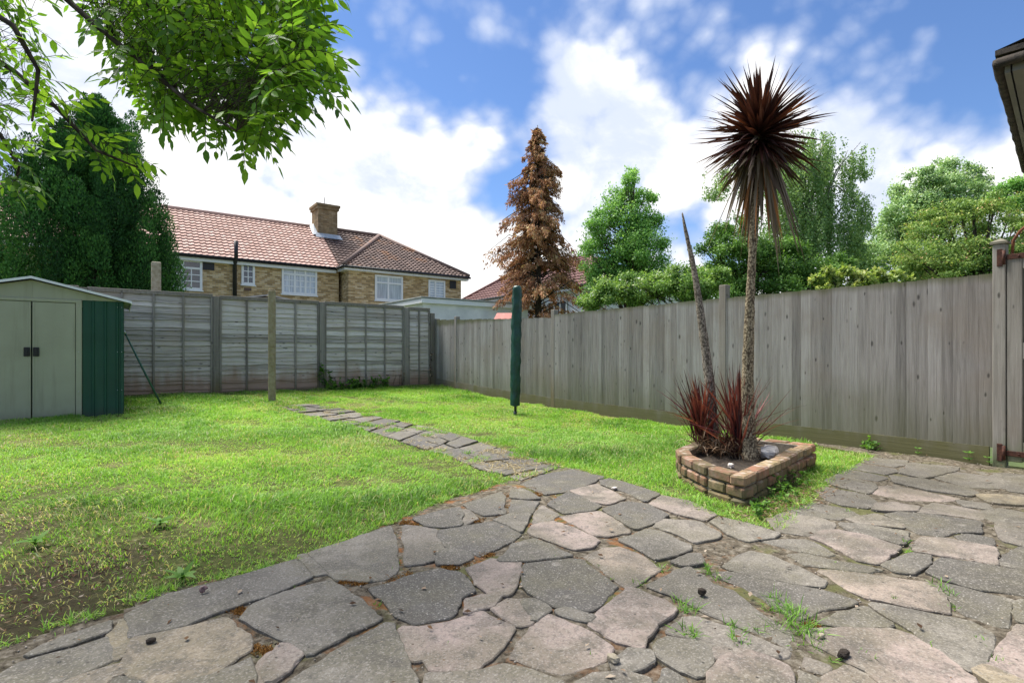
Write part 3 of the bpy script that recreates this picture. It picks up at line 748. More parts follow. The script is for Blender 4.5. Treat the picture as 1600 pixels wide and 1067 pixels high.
sk = rng.random(nl) < .45
ph = rng.uniform(0, 2*PI, nl); el = np.where(sk, rng.uniform(-1.5, -1.08, nl), rng.uniform(-1.15, -.3, nl)); st = np.cos(el)
dirs = np.stack([st*np.cos(ph), st*np.sin(ph), np.sin(el)], 1)
ln = np.where(sk, rng.uniform(.5, 1.05, nl), rng.uniform(.3, .55, nl))
bs = hc+np.stack([.035*np.cos(ph), .035*np.sin(ph), rng.uniform(-.18, .02, nl)], 1)
V = blades(bs, dirs, ln, rng.uniform(.018, .040, nl), np.where(sk, rng.uniform(.1, .7, nl), rng.uniform(-.1, .8, nl)), 7)
rsk = np.where(sk, rng.uniform(.2, 1, nl), rng.uniform(0, .5, nl)); 
np_mesh('dry_leaf_skirt', V, strip_faces(7), 4, rsk, 'leaf_skirt', cord, kind='stuff', label='dry grey brown and orange leaves hanging under the spiky head')
# dead stem
db = G(1117, 706, .10); dD = (db.x*sA+db.y*cA)
tp = [W(x, y, dD+.0015*k*k) for k, (x, y) in enumerate([(1118, 712), (1114, 660), (1110, 610), (1104, 560), (1098, 515), (1092, 470), (1086, 430), (1079, 395), (1071, 360), (1066, 333)])]
tpd = dense(tp, 6); n = len(tpd)
mb = MB(); mb.tube(tpd, [max(.006, (.046*(1-i/n)**.7+.004)*(1+.08*mnoise.noise(Vector((i*.6, 2, 3))))) for i in range(n)], 12, wob=.08)
mb.build('dead_cordyline', 'deadtrunk', None, db, label='bare leafless cordyline stem tapering to a dark point beside the taller palm', cat='dead tree')
def shoot(px, py, z, nl, lmin, lmax, lean, label, spread=.75):
    b = G(px, py, z); t = thing('cordyline_shoot', b, label, 'cordyline', 'red cordyline shoots at the foot of the stems')
    mb = MB(); mb.tube([b+Vector((0, 0, -.03)), b+Vector((0, 0, .04)), b+Vector((0, 0, .10))], [.022, .018, .012], 8); mb.build('stem', 'deadtrunk', t)
    ph = rng.uniform(0, 2*PI, nl); el = PI/2-np.abs(rng.normal(0, spread, nl)); el = np.clip(el, .15, 1.55)
    d = np.stack([np.cos(el)*np.cos(ph), np.cos(el)*np.sin(ph), np.sin(el)], 1)+np.array(lean)
    bs = np.array(b)+np.stack([rng.normal(0, .03, nl), rng.normal(0, .03, nl), rng.uniform(-.06, .16, nl)], 1)
    V = blades(bs, d, rng.uniform(lmin, lmax, nl), rng.uniform(.009, .018, nl), rng.uniform(.0, .6, nl), 6)
    np_mesh('leaves', V, strip_faces(6), 4, rng.random(nl), 'leaf_shoot', t)
lf = cw(-1, 0); 
shoot(1098, 692, .18, 190, .3, .60, (lf.x*.18, lf.y*.18, 0), 'left red cordyline shoot with grass-like leaves at the foot of the bare stem', .42)
shoot(1155, 704, .16, 220, .3, .66, (0, 0, .1), 'right red cordyline shoot standing in front of the tall palm trunk', .48)
# dead strappy litter in the planter
nl = 520; a = rng.uniform(0, 2*PI, nl); rr_ = rng.uniform(0, .24, nl); c0 = G(1128, 710, .10)
bs = np.stack([c0.x+rr_*np.cos(a)*1.1, c0.y+rr_*np.sin(a), rng.uniform(.10, .20, nl)], 1)
d = np.stack([rng.normal(0, .8, nl), rng.normal(0, .8, nl), rng.uniform(.0, 1.8, nl)], 1)
V = blades(bs, d, rng.uniform(.1, .28, nl), rng.uniform(.006, .013, nl), rng.uniform(.6, 2.2, nl), 5)
np_mesh('dead_leaf_litter', V, strip_faces(5), 4, rng.uniform(0, 1, nl)**2, 'leaf_dead', label='dead brown strap leaves piled on the planter soil around the stems', kind='stuff', cat='dead leaves')

# ------------------------------------------------------------------ right fence (close board)
FX = 6.17
secs = [(1.30, 3.89, 1.665, 1.665), (3.89, 7.17, 1.665, 1.645), (7.17, 10.53, 1.60, 1.73), (10.53, 11.52, 1.735, 1.78)]
fr = thing('close_board_fence', (FX, 6.4, 0), 'long grey fence of vertical feathered boards along the right side of the garden', 'fence')
for (y0, y1, t0, t1) in secs:
    mb = MB(); y = y0+.05 if y0 > 1.4 else y0; end = y1-.05
    while y < end-.02:
        w = random.choice([.07, .085, .095, .1, .105, .125]); ye = min(y+w, end); f = (y-y0)/(y1-y0); top = t0+(t1-t0)*f+random.uniform(-.008, .006)
        zb = gz((y+ye)/2)+.15; r = random.random(); j = random.uniform(-.003, .003)
        # feathered wedge, thick edge overlapping the thin edge of the next
        xa, xb = FX-.004+j*1.5, FX-.022+j*1.5
        pts = [(xa, y), (xb, ye), (xb+.014, ye+.004), (xa+.010, y)]
        vs = [(p[0], p[1], zb+random.uniform(-.004, .004)) for p in pts]+[(p[0], p[1], top) for p in pts]
        mb.add(vs, [(0, 1, 5, 4), (1, 2, 6, 5), (2, 3, 7, 6), (3, 0, 4, 7), (4, 5, 6, 7), (3, 2, 1, 0)], r); y = ye
    mb.build('board_panel', 'fence_r', fr)
    for h in (.35, .95, 1.5): mb = MB(); mb.box((FX+.012, y0+.05, h), (FX+.06, y1-.05, h+.06)); mb.build('rail', 'fpost', fr)
    mb = MB(); za, zb2 = gz(y0), gz(y1); xs = (FX-.022, FX+.012)
    vs = [(x, yy, z) for (yy, zz) in ((y0+.02, za), (y1-.02, zb2)) for z in (zz-.08, zz+.155) for x in xs]
    mb.add(vs, [(0, 1, 5, 4), (2, 6, 7, 3), (0, 4, 6, 2), (1, 3, 7, 5), (0, 2, 3, 1), (4, 5, 7, 6)], .4); mb.build('gravel_board', 'gravel', fr)
for y, zt in ((3.89, 1.83), (7.17, 1.73), (10.53, 1.80), (11.47, 1.80)):
    mb = MB(); w = .095; x0 = FX-.026
    mb.box((x0, y-w/2, -.1), (x0+.1, y+w/2, zt), .6, None, .006); mb.build('post', 'fpost', fr)

# ------------------------------------------------------------------ back fence (waney lap)
FY = 11.55
fb = thing('lap_panel_fence', (1.5, FY, .22), 'grey waney lap panel fence across the far end of the garden', 'fence')
posts = [-6.4, -4.42, -2.44, -.46, 1.51, 3.48, 5.40, 6.08]
tops = [2.08, 2.08, 2.08, 2.07, 2.05, 2.05, 2.03]
for i in range(len(posts)-1):
    x0, x1 = posts[i]+.055, posts[i+1]-.055; zt = tops[i]; zb = .22
    mb = MB(); rows = 20; st = (zt-.07-zb)/rows; nx = 26 if x1-x0 > 1 else 10
    zs = [zb+r*st+(random.uniform(-.3, .3)*st if 0 < r < rows else 0) for r in range(rows+1)]
    for r in range(rows):
        z0 = zs[r]; st = zs[r+1]-z0; s = random.random()*50; rv = random.random(); amp = random.uniform(.008, .026)
        vs = []; 
        for k in range(nx+1):
            x = x0+(x1-x0)*k/nx
            lo = z0-.016+amp*mnoise.noise(Vector((x*1.9, s, 0)))*1.6+.004*mnoise.noise(Vector((x*9, s, 0)))
            bow = .007*mnoise.noise(Vector((x*1.4, s, 9)))
            yb = FY-.035+bow+.006*mnoise.noise(Vector((x*6, s, 4))); yt = FY-.008+bow*.4; hi = z0+st+.01
            vs += [(x, yb, lo), (x, yb+.012, lo), (x, yt, hi)]
        fs = []
        for k in range(nx):
            a = 3*k; fs += [(a, a+3, a+5, a+2), (a+1, a+4, a+3, a)]
        mb.add(vs, fs, rv)
    # backing so no light leaks between slats
    mb.box((x0, FY-.006, zb), (x1, FY+.004, zt-.02), .2)
    mb.build('slat_panel', 'fence_b', fb)
    mb = MB(); mb.box((x0, FY-.045, zt-.05), (x1, FY+.02, zt), .5, None, .005)
    mb.box((x0, FY-.05, zt-.002), (x1, FY+.03, zt+.018), .7, None, .004)
    mb.build('capping_rail', 'fpost', fb)
    mb = MB(); mb.box((x0, FY-.04, zb-.05), (x1, FY+.0, zb+.03), .1, None, .004); mb.build('bottom_rail', 'fpost', fb)
    nb = 3 if x1-x0 > 1 else 1
    for b in range(nb+2):
        xx = x0+.02+(x1-x0-.04)*b/(nb+1) if nb > 1 else (x0+.02, (x0+x1)/2, x1-.02)[b]
        mb = MB(); mb.box((xx-.017, FY-.058, zb-.02), (xx+.017, FY-.030, zt-.051), random.random(), None, .003); mb.build('batten', 'fpost', fb)
for i, x in enumerate(posts):
    if i == len(posts)-1: x = 6.085
    mb = MB(); w = .115; mb.box((x-w/2+.004, FY-.075, 0), (x+w/2-.004, FY+.035, tops[min(i, 6)]+(.0 if i < 7 else -.1)), random.random(), None, .006); mb.build('post', 'fpost', fb)

# ------------------------------------------------------------------ washing post, rotary airer cover, props
wp = G(425, 627); dw = wp.x*sA+wp.y*cA
mb = MB(); top = W(424, 452, dw); s = .052
m4 = Matrix.Translation((wp.x, wp.y, 0)) @ Matrix.Rotation(-.5, 4, 'Z')
mb.box((-s, -s, wp.z-.1), (s, s, top.z-.02), .5, m4, .012); mb.box((-s*.8, -s*.8, top.z-.02), (s*.8, s*.8, top.z), .5, m4, .006)
mb.tube([m4 @ Vector((-.09, 0, top.z-.12)), m4 @ Vector((-.05, 0, top.z-.12))], .008, 8)
mb.build('concrete_post', 'concrete', None, (wp.x, wp.y, wp.z), label='weathered brown concrete washing line post standing on the lawn at the end of the path', cat='post')
q = onY(244, 457, 11.95); mb = MB(); mb.box((q.x-.075, 11.88, -.1), (q.x+.075, 12.02, 2.66), .5, None, .015)
mb.build('concrete_post', 'mossconc', None, (q.x, 11.95, -.1), label='stubby concrete post rising behind the back fence in front of the dark conifer', cat='post')

rb = G(805, 648); dr = rb.x*sA+rb.y*cA
ra = thing('rotary_airer', rb, 'folded rotary washing line under a long dark green cover standing on the lawn', 'rotary airer')
mb = MB(); n = 20; rows = 60; zt = W(805, 449, dr).z; z0 = W(805, 632, dr).z; vs = []; fs = []
topb = W(808, 449, dr)
for i in range(rows+1):
    t = i/rows; z = z0+(zt-z0)*t; cx = rb.x+(topb.x-rb.x)*t; cy = rb.y+(topb.y-rb.y)*t
    for k in range(n):
        a = 2*PI*k/n; r0 = .083*(1-.14*abs(math.sin(a-.4)))*(1+.10*mnoise.noise(Vector((math.cos(a)*1.6, math.sin(a)*1.6, z*3)))+.05*math.sin(5*a+z*2)) * (1 if t < .98 else 1-.15*((t-.98)/.02)**2)
        r0 += .018*mnoise.noise(Vector((math.cos(a)*2.5, math.sin(a)*2.5, z*9)))+.006*mnoise.noise(Vector((a*2, z*25, 1)))
        vs.append((cx+r0*math.cos(a), cy+r0*math.sin(a), z+(.02*math.cos(a-1) if i == 0 else 0)+(.02*math.cos(a+2.2) if t > .95 else 0)))
for i in range(rows):
    for k in range(n): fs.append((i*n+k, i*n+(k+1) % n, (i+1)*n+(k+1) % n, (i+1)*n+k))
fs.append(tuple(rows*n+k for k in range(n))); mb.add(vs, fs, .5, True); mb.build('cover', 'cover_green', ra)
mb = MB(); mb.tube([rb+Vector((0, 0, -.06)), Vector((topb.x, topb.y, zt-.1))], .021, 10)
mb.tube([rb+Vector((0, 0, -.03)), rb+Vector((0, 0, .055))], .028, 10); mb.build('pole', 'steel_dark', ra)
mb = MB(); e = Vector((topb.x, topb.y, zt)); c2 = cw(1, 0)
mb.tube([e+c2*-.05+Vector((0, 0, -.03)), e+c2*-.03+Vector((0, 0, .012)), e+c2*.03+Vector((0, 0, .018)), e+c2*.055+Vector((0, 0, -.02))], [.012, .016, .014, .01], 8); mb.build('tie', 'cover_green', ra)

a = Vector((.10, 10.05, 1.27)); b = G(252, 632)
lp = thing('line_prop', b, 'thin green metal clothes prop leaning against the shed corner', 'clothes prop')
mb = MB(); mb.tube([a, a.lerp(b, .5)+Vector((.0, 0, -.01)), b], [.013, .015, .016], 8); mb.build('pole', 'pole_green', lp)
mb = MB(); mb.tube([b+Vector((0, 0, .0)), b+(b-a)*.02+Vector((0, 0, -.01))], [.019, .012], 8); mb.build('end_cap', 'galv', lp); mb = MB(); mb.tube([a, a+(a-b)*.04], [.017, .017], 8); mb.build('end_cap', 'galv', lp)

# ------------------------------------------------------------------ metal shed
SY = 9.45; sx1 = .065; sxc = -.905; sx0 = 2*sxc-sx1; sb = .085; ez = 1.70; az = 1.945; syb = 10.95
sh = thing('garden_shed', (sxc, SY, sb), 'metal garden shed with sage doors and dark green sides under a low pale gabled roof', 'shed')
def corrug(mb, p0, p1, z0, z1, out, pitch=.115, dep=.016):
    p0 = Vector(p0); p1 = Vector(p1); d = (p1-p0); L = d.length; d /= L; out = Vector(out); prof = []; x = 0
    while x < L:
        prof += [(x, 0), (x+pitch*.72, 0), (x+pitch*.80, dep), (x+pitch*.92, dep)]; x += pitch
    prof = [(min(a, L), b) for a, b in prof if a <= L]+[(L, 0)]
    vs = []
    for z in (z0, z1):
        for a, b in prof: q = p0+d*a+out*b; vs.append((q.x, q.y, z))
    n = len(prof); mb.add(vs, [(i, i+1, n+i+1, n+i) for i in range(n-1)])
mb = MB(); dx = .446
corrug(mb, (sxc+dx+.075, SY), (sx1, SY), sb, ez, (0, -1), .135); corrug(mb, (sx0, SY), (sxc-dx-.075, SY), sb, ez, (0, -1), .135)
corrug(mb, (sx1, SY), (sx1, syb), sb, ez, (1, 0)); corrug(mb, (sx0, syb), (sx0, SY), sb, ez, (-1, 0)); corrug(mb, (sx1, syb), (sx0, syb), sb, ez, (0, 1))
mb.box((sx1-.022, SY-.012, sb), (sx1+.004, SY+.02, ez)); mb.build('side_panel', 'shed_green', sh)
mb = MB()
for s in (1, -1): mb.box((min(sxc+s*(dx+.005), sxc+s*(dx+.07)), SY-.028, sb), (max(sxc+s*(dx+.005), sxc+s*(dx+.07)), SY+.01, ez-.02), .5, None, .004)
mb.box((sxc-dx-.3, SY-.030, ez-.045), (sxc+dx+.07, SY+.008, ez-.002), .5, None, .004); mb.build('door_frame', 'shed_sage', sh)
for s in (1, -1):
    d0, d1 = sorted((sxc+s*.006, sxc+s*dx)); mb = MB(); mb.box((d0, SY-.020, sb+.02), (d1, SY-.004, ez-.05), .5, None, .004)
    mb.box((d0+.004, SY-.026, sb+.02), (d0+.022, SY-.0205, ez-.052)) if s > 0 else mb.box((d1-.022, SY-.026, sb+.02), (d1-.004, SY-.0205, ez-.052))
    dr_ = mb.build('door', 'shed_sage', sh)
    mb = MB(); hx = sxc+s*.045; mb.box((hx-.032, SY-.036, .93), (hx+.032, SY-.0265, 1.05), .5, None, .004); mb.box((hx-.010, SY-.06, .95), (hx+.010, SY-.0365, 1.03), .5, None, .004); mb.build('handle', 'black_plastic', dr_)
mb = MB(); mb.box((sxc-dx-.1, SY-.045, sb-.03), (sxc+dx+.01, SY+.01, sb+.015), .5, None, .004); mb.build('door_track', 'galv', sh)
gv = [(sx0, ez), (sx1, ez), (sxc, az-.012)]
for yy, th in ((SY-.012, .01), (syb, .01)):
    mb = MB(); vs = [(x, yy, z) for x, z in gv]+[(x, yy+th, z) for x, z in gv]
    mb.add(vs, [(0, 1, 2), (5, 4, 3), (0, 3, 4, 1), (1, 4, 5, 2), (2, 5, 3, 0)])
    if yy < SY+.5: mb.box((sxc-.006, SY-.018, ez+.01), (sxc+.006, SY-.0115, az-.03))
    mb.build('gable', 'shed_sage', sh)
mb = MB(); ov = .10; dz = (az-ez)/(sx1-sxc)
for s in (1, -1):
    xe = sxc+s*(sx1-sxc+ov); ze = ez-dz*ov+.03
    vs = [(sxc, SY-.09, az+.03), (xe, SY-.09, ze), (xe, syb+.08, ze), (sxc, syb+.08, az+.03)]
    vs += [(x, y, z-.012) for x, y, z in vs]
    mb.add(vs, [(0, 1, 2, 3), (7, 6, 5, 4), (0, 4, 5, 1), (1, 5, 6, 2), (2, 6, 7, 3), (3, 7, 4, 0)])
    for k in range(1, 9):   # roof ribs
        y = SY-.09+k*(syb+.17-SY)/9
        mb.tube([(sxc+s*.02, y, az+.031), (xe-s*.02, y, ze+.004)], .010, 6)
mb.build('roof', 'shed_trim', sh)
mb = MB()
for s in (1, -1):
    xe = sxc+s*(sx1-sxc+ov+.005); ze = ez-dz*ov+.03
    vs = []
    for (x, z) in ((sxc, az+.034), (xe, ze+.004)):
        vs += [(x, SY-.096, z), (x, SY-.096, z-.032), (x, SY-.086, z-.032), (x, SY-.086, z)]
    mb.add(vs, [(0, 1, 5, 4), (1, 2, 6, 5), (2, 3, 7, 6), (3, 0, 4, 7), (4, 5, 6, 7)])
    mb.box((min(xe, xe-s*.012), SY-.085, ze-.035), (max(xe, xe-s*.012), syb+.08, ze+.002))
mb.build('roof_trim', 'white_upvc', sh)
for xx in (sxc+dx+.035, sx1-.06, sx1-.012):
    for z in (.45, .99, 1.62): mb = MB(); mb.tube([(xx, SY-.031 if xx < -.3 else SY-.013, z), (xx, SY-.036 if xx < -.3 else SY-.024, z)], .006, 6); mb.build('bolt', 'galv', sh)

# ------------------------------------------------------------------ houses
def tile_face(mb, P0, P1, R0, R1, tw=.23, th=.27):
    """roof slope between eave P0->P1 and ridge R0->R1 (R0 above P0 side), stepped pantile courses"""
    P0, P1, R0, R1 = map(Vector, (P0, P1, R0, R1)); ex = (P1-P0).normalized()
    mid = (R0+R1)/2; up = (mid-P0)-(mid-P0).dot(ex)*ex; H = up.length; up /= H; nrm = ex.cross(up)
    if nrm.z < 0: nrm = -nrm
    L = (P1-P0).length; a0 = (R0-P0).dot(ex); a1 = (R1-P0).dot(ex); rows = max(2, int(H/th))
    for r in range(rows):
        h0, h1 = H*r/rows, H*(r+1)/rows
        l0, l1 = a0*h0/H, a0*h1/H; r0, r1 = L+(a1-L)*h0/H, L+(a1-L)*h1/H
        x = min(l0, l1); x = math.floor(x/tw)*tw
        while x < max(r0, r1):
            rv = random.random()
            sub = [(0, .0), (.35, .002), (.6, .03), (.85, .03), (1.0, 0)]
            for (u0, b0), (u1, b1) in zip(sub[:-1], sub[1:]):
                q = []
                for (u, bb, h, lo, hi, lift) in ((u0, b0, h0, l0, r0, .05), (u1, b1, h0, l0, r0, .05), (u1, b1, h1, l1, r1, .0), (u0, b0, h1, l1, r1, .0)):
                    xx = min(max(x+u*tw, lo), hi); q.append(P0+ex*xx+up*h+nrm*(bb+lift))
                if (q[1]-q[0]).length < 1e-3 and (q[2]-q[3]).length < 1e-3: continue
                base = [P0+ex*min(max(x+u0*tw, l0), r0)+up*h0, P0+ex*min(max(x+u1*tw, l0), r0)+up*h0]
                if (q[2]-q[3]).length < 1e-3: mb.add([q[0], q[1], q[2]], [(0, 1, 2)], rv)
                elif (q[1]-q[0]).length < 1e-3: mb.add([q[0], q[2], q[3]], [(0, 1, 2)], rv)
                else: mb.add(q, [(0, 1, 2, 3)], rv)
                mb.add([base[0], base[1], q[1], q[0]], [(0, 1, 2, 3)], 0)
            x += tw
def window(parent, x0, x1, z0, z1, Y, muntins=(2, 3), fac='glass', mull=(), trans=None, label=None, bars=True):
    """wall plane Y facing -Y"""
    mb = MB(); mb.box((x0+.04, Y-.016, z0+.04), (x1-.04, Y-.006, z1-.04)); w = mb.build('window', fac, parent)
    if label: w['label'] = label
    mb = MB(); t = .095; f0, f1 = Y-.06, Y-.003
    mb.box((x0, f0, z0), (x1, f1, z0+t)); mb.box((x0, f0, z1-t), (x1, f1, z1)); mb.box((x0, f0, z0+t), (x0+t, f1, z1-t)); mb.box((x1-t, f0, z0+t), (x1, f1, z1-t))
    xs = [x0+t]+[x0+(x1-x0)*m for m in mull]+[x1-t]
    for m in xs[1:-1]: mb.box((m-t*.5, f0+.003, z0+t), (m+t*.5, f1, z1-t))
    if trans is not None:
        zt = z0+(z1-z0)*trans
        for a, b in zip(xs[:-1], xs[1:]): mb.box((a+.001, f0+.006, zt-t*.45), (b-.001, f1, zt+t*.45))
    mb.build('frame', 'white_upvc', w)
    if bars:
        mb = MB(); top = (z0+(z1-z0)*trans) if trans is not None else z1-t
        for a, b in zip(xs[:-1], xs[1:]):
            for k in range(1, muntins[0]): xx = a+(b-a)*k/muntins[0]; mb.box((xx-.02, Y-.032, z0+t), (xx+.02, Y-.0165, top))
            for k in range(1, muntins[1]): zz = z0+t+(top-z0-t)*k/muntins[1]; mb.box((a+.001, Y-.029, zz-.02), (b-.001, Y-.017, zz+.02))
        mb.build('glazing_bar', 'white_upvc', w)
    mb = MB(); mb.box((x0-.04, Y-.09, z0-.06), (x1+.04, Y+.02, z0-.003)); mb.build('sill', 'white_upvc', w)
MY = 27.0; EZ = 5.22; RY = 30.4; RZ = 7.9; XS = 9.0
hA = thing('terraced_house', (-2, MY, -.12), 'yellow brick terraced house with a pink clay tiled roof behind the back fence', 'house')
mb = MB(); mb.box((-22, MY, -.12), (XS-.002, 33.8, EZ)); mb.build('wall', 'brick', hA)
mb = MB(); tile_face(mb, (-22.3, MY-.25, EZ-.02), (XS, MY-.25, EZ-.02), (-22.3, RY, RZ), (XS, RY, RZ)); mb.add([(-22.3, 34.05, EZ), (XS, 34.05, EZ), (XS, RY, RZ), (-22.3, RY, RZ)], [(0, 1, 2, 3)])
mb.tube([(-22.3, RY, RZ+.03), (XS, RY, RZ+.03)], .11, 8, .6); rfA = mb.build('roof', 'tile_pink', hA)
mb = MB(); mb.box((-22.3, MY-.36, EZ-.12), (XS-.2, MY-.24, EZ-.01)); mb.tube([(-22.3, MY-.36, EZ-.04), (XS-.2, MY-.36, EZ-.04)], .06, 8); mb.build('gutter', 'black_plastic', hA)
mb = MB(); mb.box((-22.3, MY-.235, EZ-.26), (XS-.2, MY-.01, EZ-.125)); mb.build('soffit', 'white_upvc', hA)
p = onY(368.5, 395, MY-.4); mb = MB(); mb.tube([(p.x, MY-.14, -.1), (p.x, MY-.14, EZ-.3), (p.x, MY-.47, EZ+.05), (p.x, MY-.47, EZ+.75)], .085, 8); mb.build('soil_pipe', 'black_plastic', hA)
def wq(xa, ya, xb, yb, Y):
    a = onY(xa, ya, Y); b = onY(xb, yb, Y); return a.x, b.x, min(a.z, b.z), max(a.z, b.z)
def winpx(parent, xa, xb, yt, yb, Y, **kw):
    xm = (xa+xb)/2; a = onY(xa, yt, Y); b = onY(xb, yt, Y); t = onY(xm, yt, Y); m = onY(xm, yb, Y)
    window(parent, a.x, b.x, m.z, t.z, Y, **kw)
winpx(hA, 254, 316, 405, 452, MY, mull=(.5,), trans=.72)
winpx(hA, 377, 398, 412, 445, MY, muntins=(2, 3))
winpx(hA, 440, 495, 419, 460.5, MY, mull=(.36, .66), trans=.74, fac='glass_pale', muntins=(2, 3))
window(hA, -8.9, -6.9, 3.3, 4.75, MY, mull=(.5,), trans=.72)
window(hA, -14.6, -12.9, 3.3, 4.75, MY, mull=(.5,), trans=.72)
window(hA, -5.0, -4.2, 3.6, 4.75, MY)
mb = MB(); p = onY(326, 415, MY); mb.box((p.x-.22, MY-.03, p.z-.2), (p.x+.22, MY+.01, p.z+.2)); mb.build('vent', 'black_plastic', hA)
mb = MB(); p = onY(387, 452, MY); mb.box((p.x-.15, MY-.02, p.z-.07), (p.x+.15, MY+.01, p.z+.07)); mb.build('air_brick', 'tile_dark', hA)
# chimney
cx0, cx1 = 8.75, 9.8; cy0, cy1 = 29.6, 30.75
mb = MB(); mb.box((cx0, cy0, 6.6), (cx1, cy1, 8.8)); mb.box((cx0-.07, cy0-.07, 8.8), (cx1+.07, cy1+.07, 8.95)); mb.box((cx0-.12, cy0-.12, 8.95), (cx1+.12, cy1+.12, 9.08)); 
ch = mb.build('chimney', 'sooty_brick', rfA)
mb = MB(); 
for xx in (9.0, 9.55): mb.tube([(xx, 30.2, 9.08), (xx, 30.2, 9.26)], [.12, .10], 10)
mb.tube([(9.2, 30.0, 9.1), (9.2, 30.0, 9.55)], .02, 6); mb.build('chimney_pot', 'black_plastic', rfA)
mb = MB(); 
def roofz(y): return EZ+(RZ-EZ)*(y-MY+.25)/(RY-MY+.25)
yy0, yy1 = cy0-.28, cy0
mb.add([(cx0-.2, yy0, roofz(yy0)+.09), (cx1+.2, yy0, roofz(yy0)+.09), (cx1+.12, yy1-.02, roofz(yy1)+.16), (cx0-.12, yy1-.02, roofz(yy1)+.16)], [(0, 1, 2, 3)])
mb.add([(cx0-.3, cy0-.1, roofz(cy0-.1)+.10), (cx0-.02, cy0-.1, roofz(cy0-.1)+.14), (cx0-.02, RY, RZ+.22), (cx0-.25, RY, RZ+.12)], [(0, 1, 2, 3)])
mb.build('flashing', simple('lead_flashing', (.33, .36, .38), (.5, .53, .55), 6, .5, .2, .004), rfA)
# house B (hipped end)
WY = 26.0; WX0, WX1 = 9.15, 15.55; AP = (12.55, RY, RZ)
hB = thing('hipped_house', (12.4, WY, -.12), 'yellow brick end house with a dark brown hipped roof next to the pink roofed one', 'house')
mb = MB(); mb.box((WX0, WY, -.12), (WX1, 34.6, EZ)); mb.build('wall', 'brick', hB)
e = .33; c00 = (WX0-e, WY-e, EZ); c10 = (WX1+e, WY-e, EZ); c01 = (WX0-e, 34.9, EZ); c11 = (WX1+e, 34.9, EZ)
mb = MB(); tile_face(mb, c00, c10, AP, AP); tile_face(mb, c10, c11, AP, AP); tile_face(mb, c11, c01, AP, AP)
tile_face(mb, c01, c00, AP, AP)
tile_face(mb, (XS, MY-.25, EZ-.02), (12.4, MY-.25, EZ-.02), (XS, RY, RZ-.01), (12.4, RY, RZ-.01))
for a, b in ((c00, AP), (c10, AP), ((XS, RY, RZ), AP)):
    mb.tube([Vector(a)+Vector((0, 0, .07)), Vector(b)+Vector((0, 0, .06))], .11, 8, .9)
mb.build('roof', 'tile_dark', hB)
mb = MB(); mb.tube([(c00[0]-.02, c00[1]-.06, EZ-.05), (c10[0]+.05, c10[1]-.06, EZ-.05)], .06, 8); mb.tube([(c00[0]-.06, c00[1]-.06, EZ-.05), (c00[0]-.06, MY-.3, EZ-.05)], .06, 8); mb.build('gutter', 'black_plastic', hB)
mb = MB(); mb.box((c00[0]+.02, c00[1]+.02, EZ-.2), (c10[0]-.02, WY-.003, EZ-.03)); mb.box((c00[0]+.02, WY, EZ-.2), (WX0-.003, MY-.3, EZ-.03)); mb.build('soffit', 'white_upvc', hB)
winpx(hB, 585.5, 629, 431, 470, WY, mull=(.47,), trans=.70, fac='glass_pale', bars=False)
winpx(hB, 669, 695, 438, 467, WY, mull=(.4,), fac='glass_pale', muntins=(1, 6))
p = onY(707.5, 445, WY); mb = MB(); mb.box((p.x-.2, WY-.03, p.z-.22), (p.x+.2, WY+.01, p.z+.22)); mb.build('vent', 'black_plastic', hB)

# white flat-roofed garage
k = W(659, 465, 18.0); gx0, gy0 = k.x, k.y; gt = k.z
ga = thing('garage', (gx0+2.5, gy0+2, -.12), 'white flat roofed garage showing over the corner of the back fence', 'garage')
mb = MB(); mb.box((gx0+.12, gy0+.12, -.12), (gx0+4.6, gy0+5.5, gt-.17)); mb.build('wall', 'white_wall', ga)
mb = MB(); mb.box((gx0, gy0, gt-.17), (gx0+4.7, gy0+.119, gt-.015)); mb.box((gx0, gy0+.12, gt-.17), (gx0+.119, gy0+5.6, gt-.02)); mb.build('fascia', 'white_upvc', ga)
mb = MB(); mb.box((gx0-.03, gy0-.03, gt-.012), (gx0+4.75, gy0+5.7, gt+.045), .5, None, .01); mb.build('roof', 'grey_roofing', ga)
# low shed roof behind fence
q = onY(420, 459.5, 13.2); hw = 1.12
g2 = thing('neighbour_shed', (q.x, 13.2, -.12), 'grey felt roofed timber shed whose low gable peeps over the back fence', 'shed')
mb = MB(); zt = q.z; vs = [(q.x-hw+.1, 13.3, -.12), (q.x+hw-.1, 13.3, -.12), (q.x+hw-.1, 13.3, zt-.24), (q.x, 13.3, zt-.06), (q.x-hw+.1, 13.3, zt-.24)]
vs += [(x, 15.2, z) for x, y, z in vs]; mb.add(vs, [(0, 1, 2, 3, 4), (9, 8, 7, 6, 5), (0, 5, 6, 1), (1, 6, 7, 2), (4, 9, 5, 0)]); mb.build('wall', 'fpost', g2)
mb = MB()
for s in (1, -1):
    vs = [(q.x, 13.2, zt), (q.x+s*hw, 13.2, zt-.2), (q.x+s*hw, 15.3, zt-.2), (q.x, 15.3, zt)]; vs += [(x, y, z-.035) for x, y, z in vs]
    mb.add(vs, [(0, 1, 2, 3), (7, 6, 5, 4), (0, 4, 5, 1), (1, 5, 6, 2), (2, 6, 7, 3)])
mb.build('roof', simple('pale_grey_felt', (.3, .29, .28), (.42, .41, .4), 5, .9, .3, .004), g2)
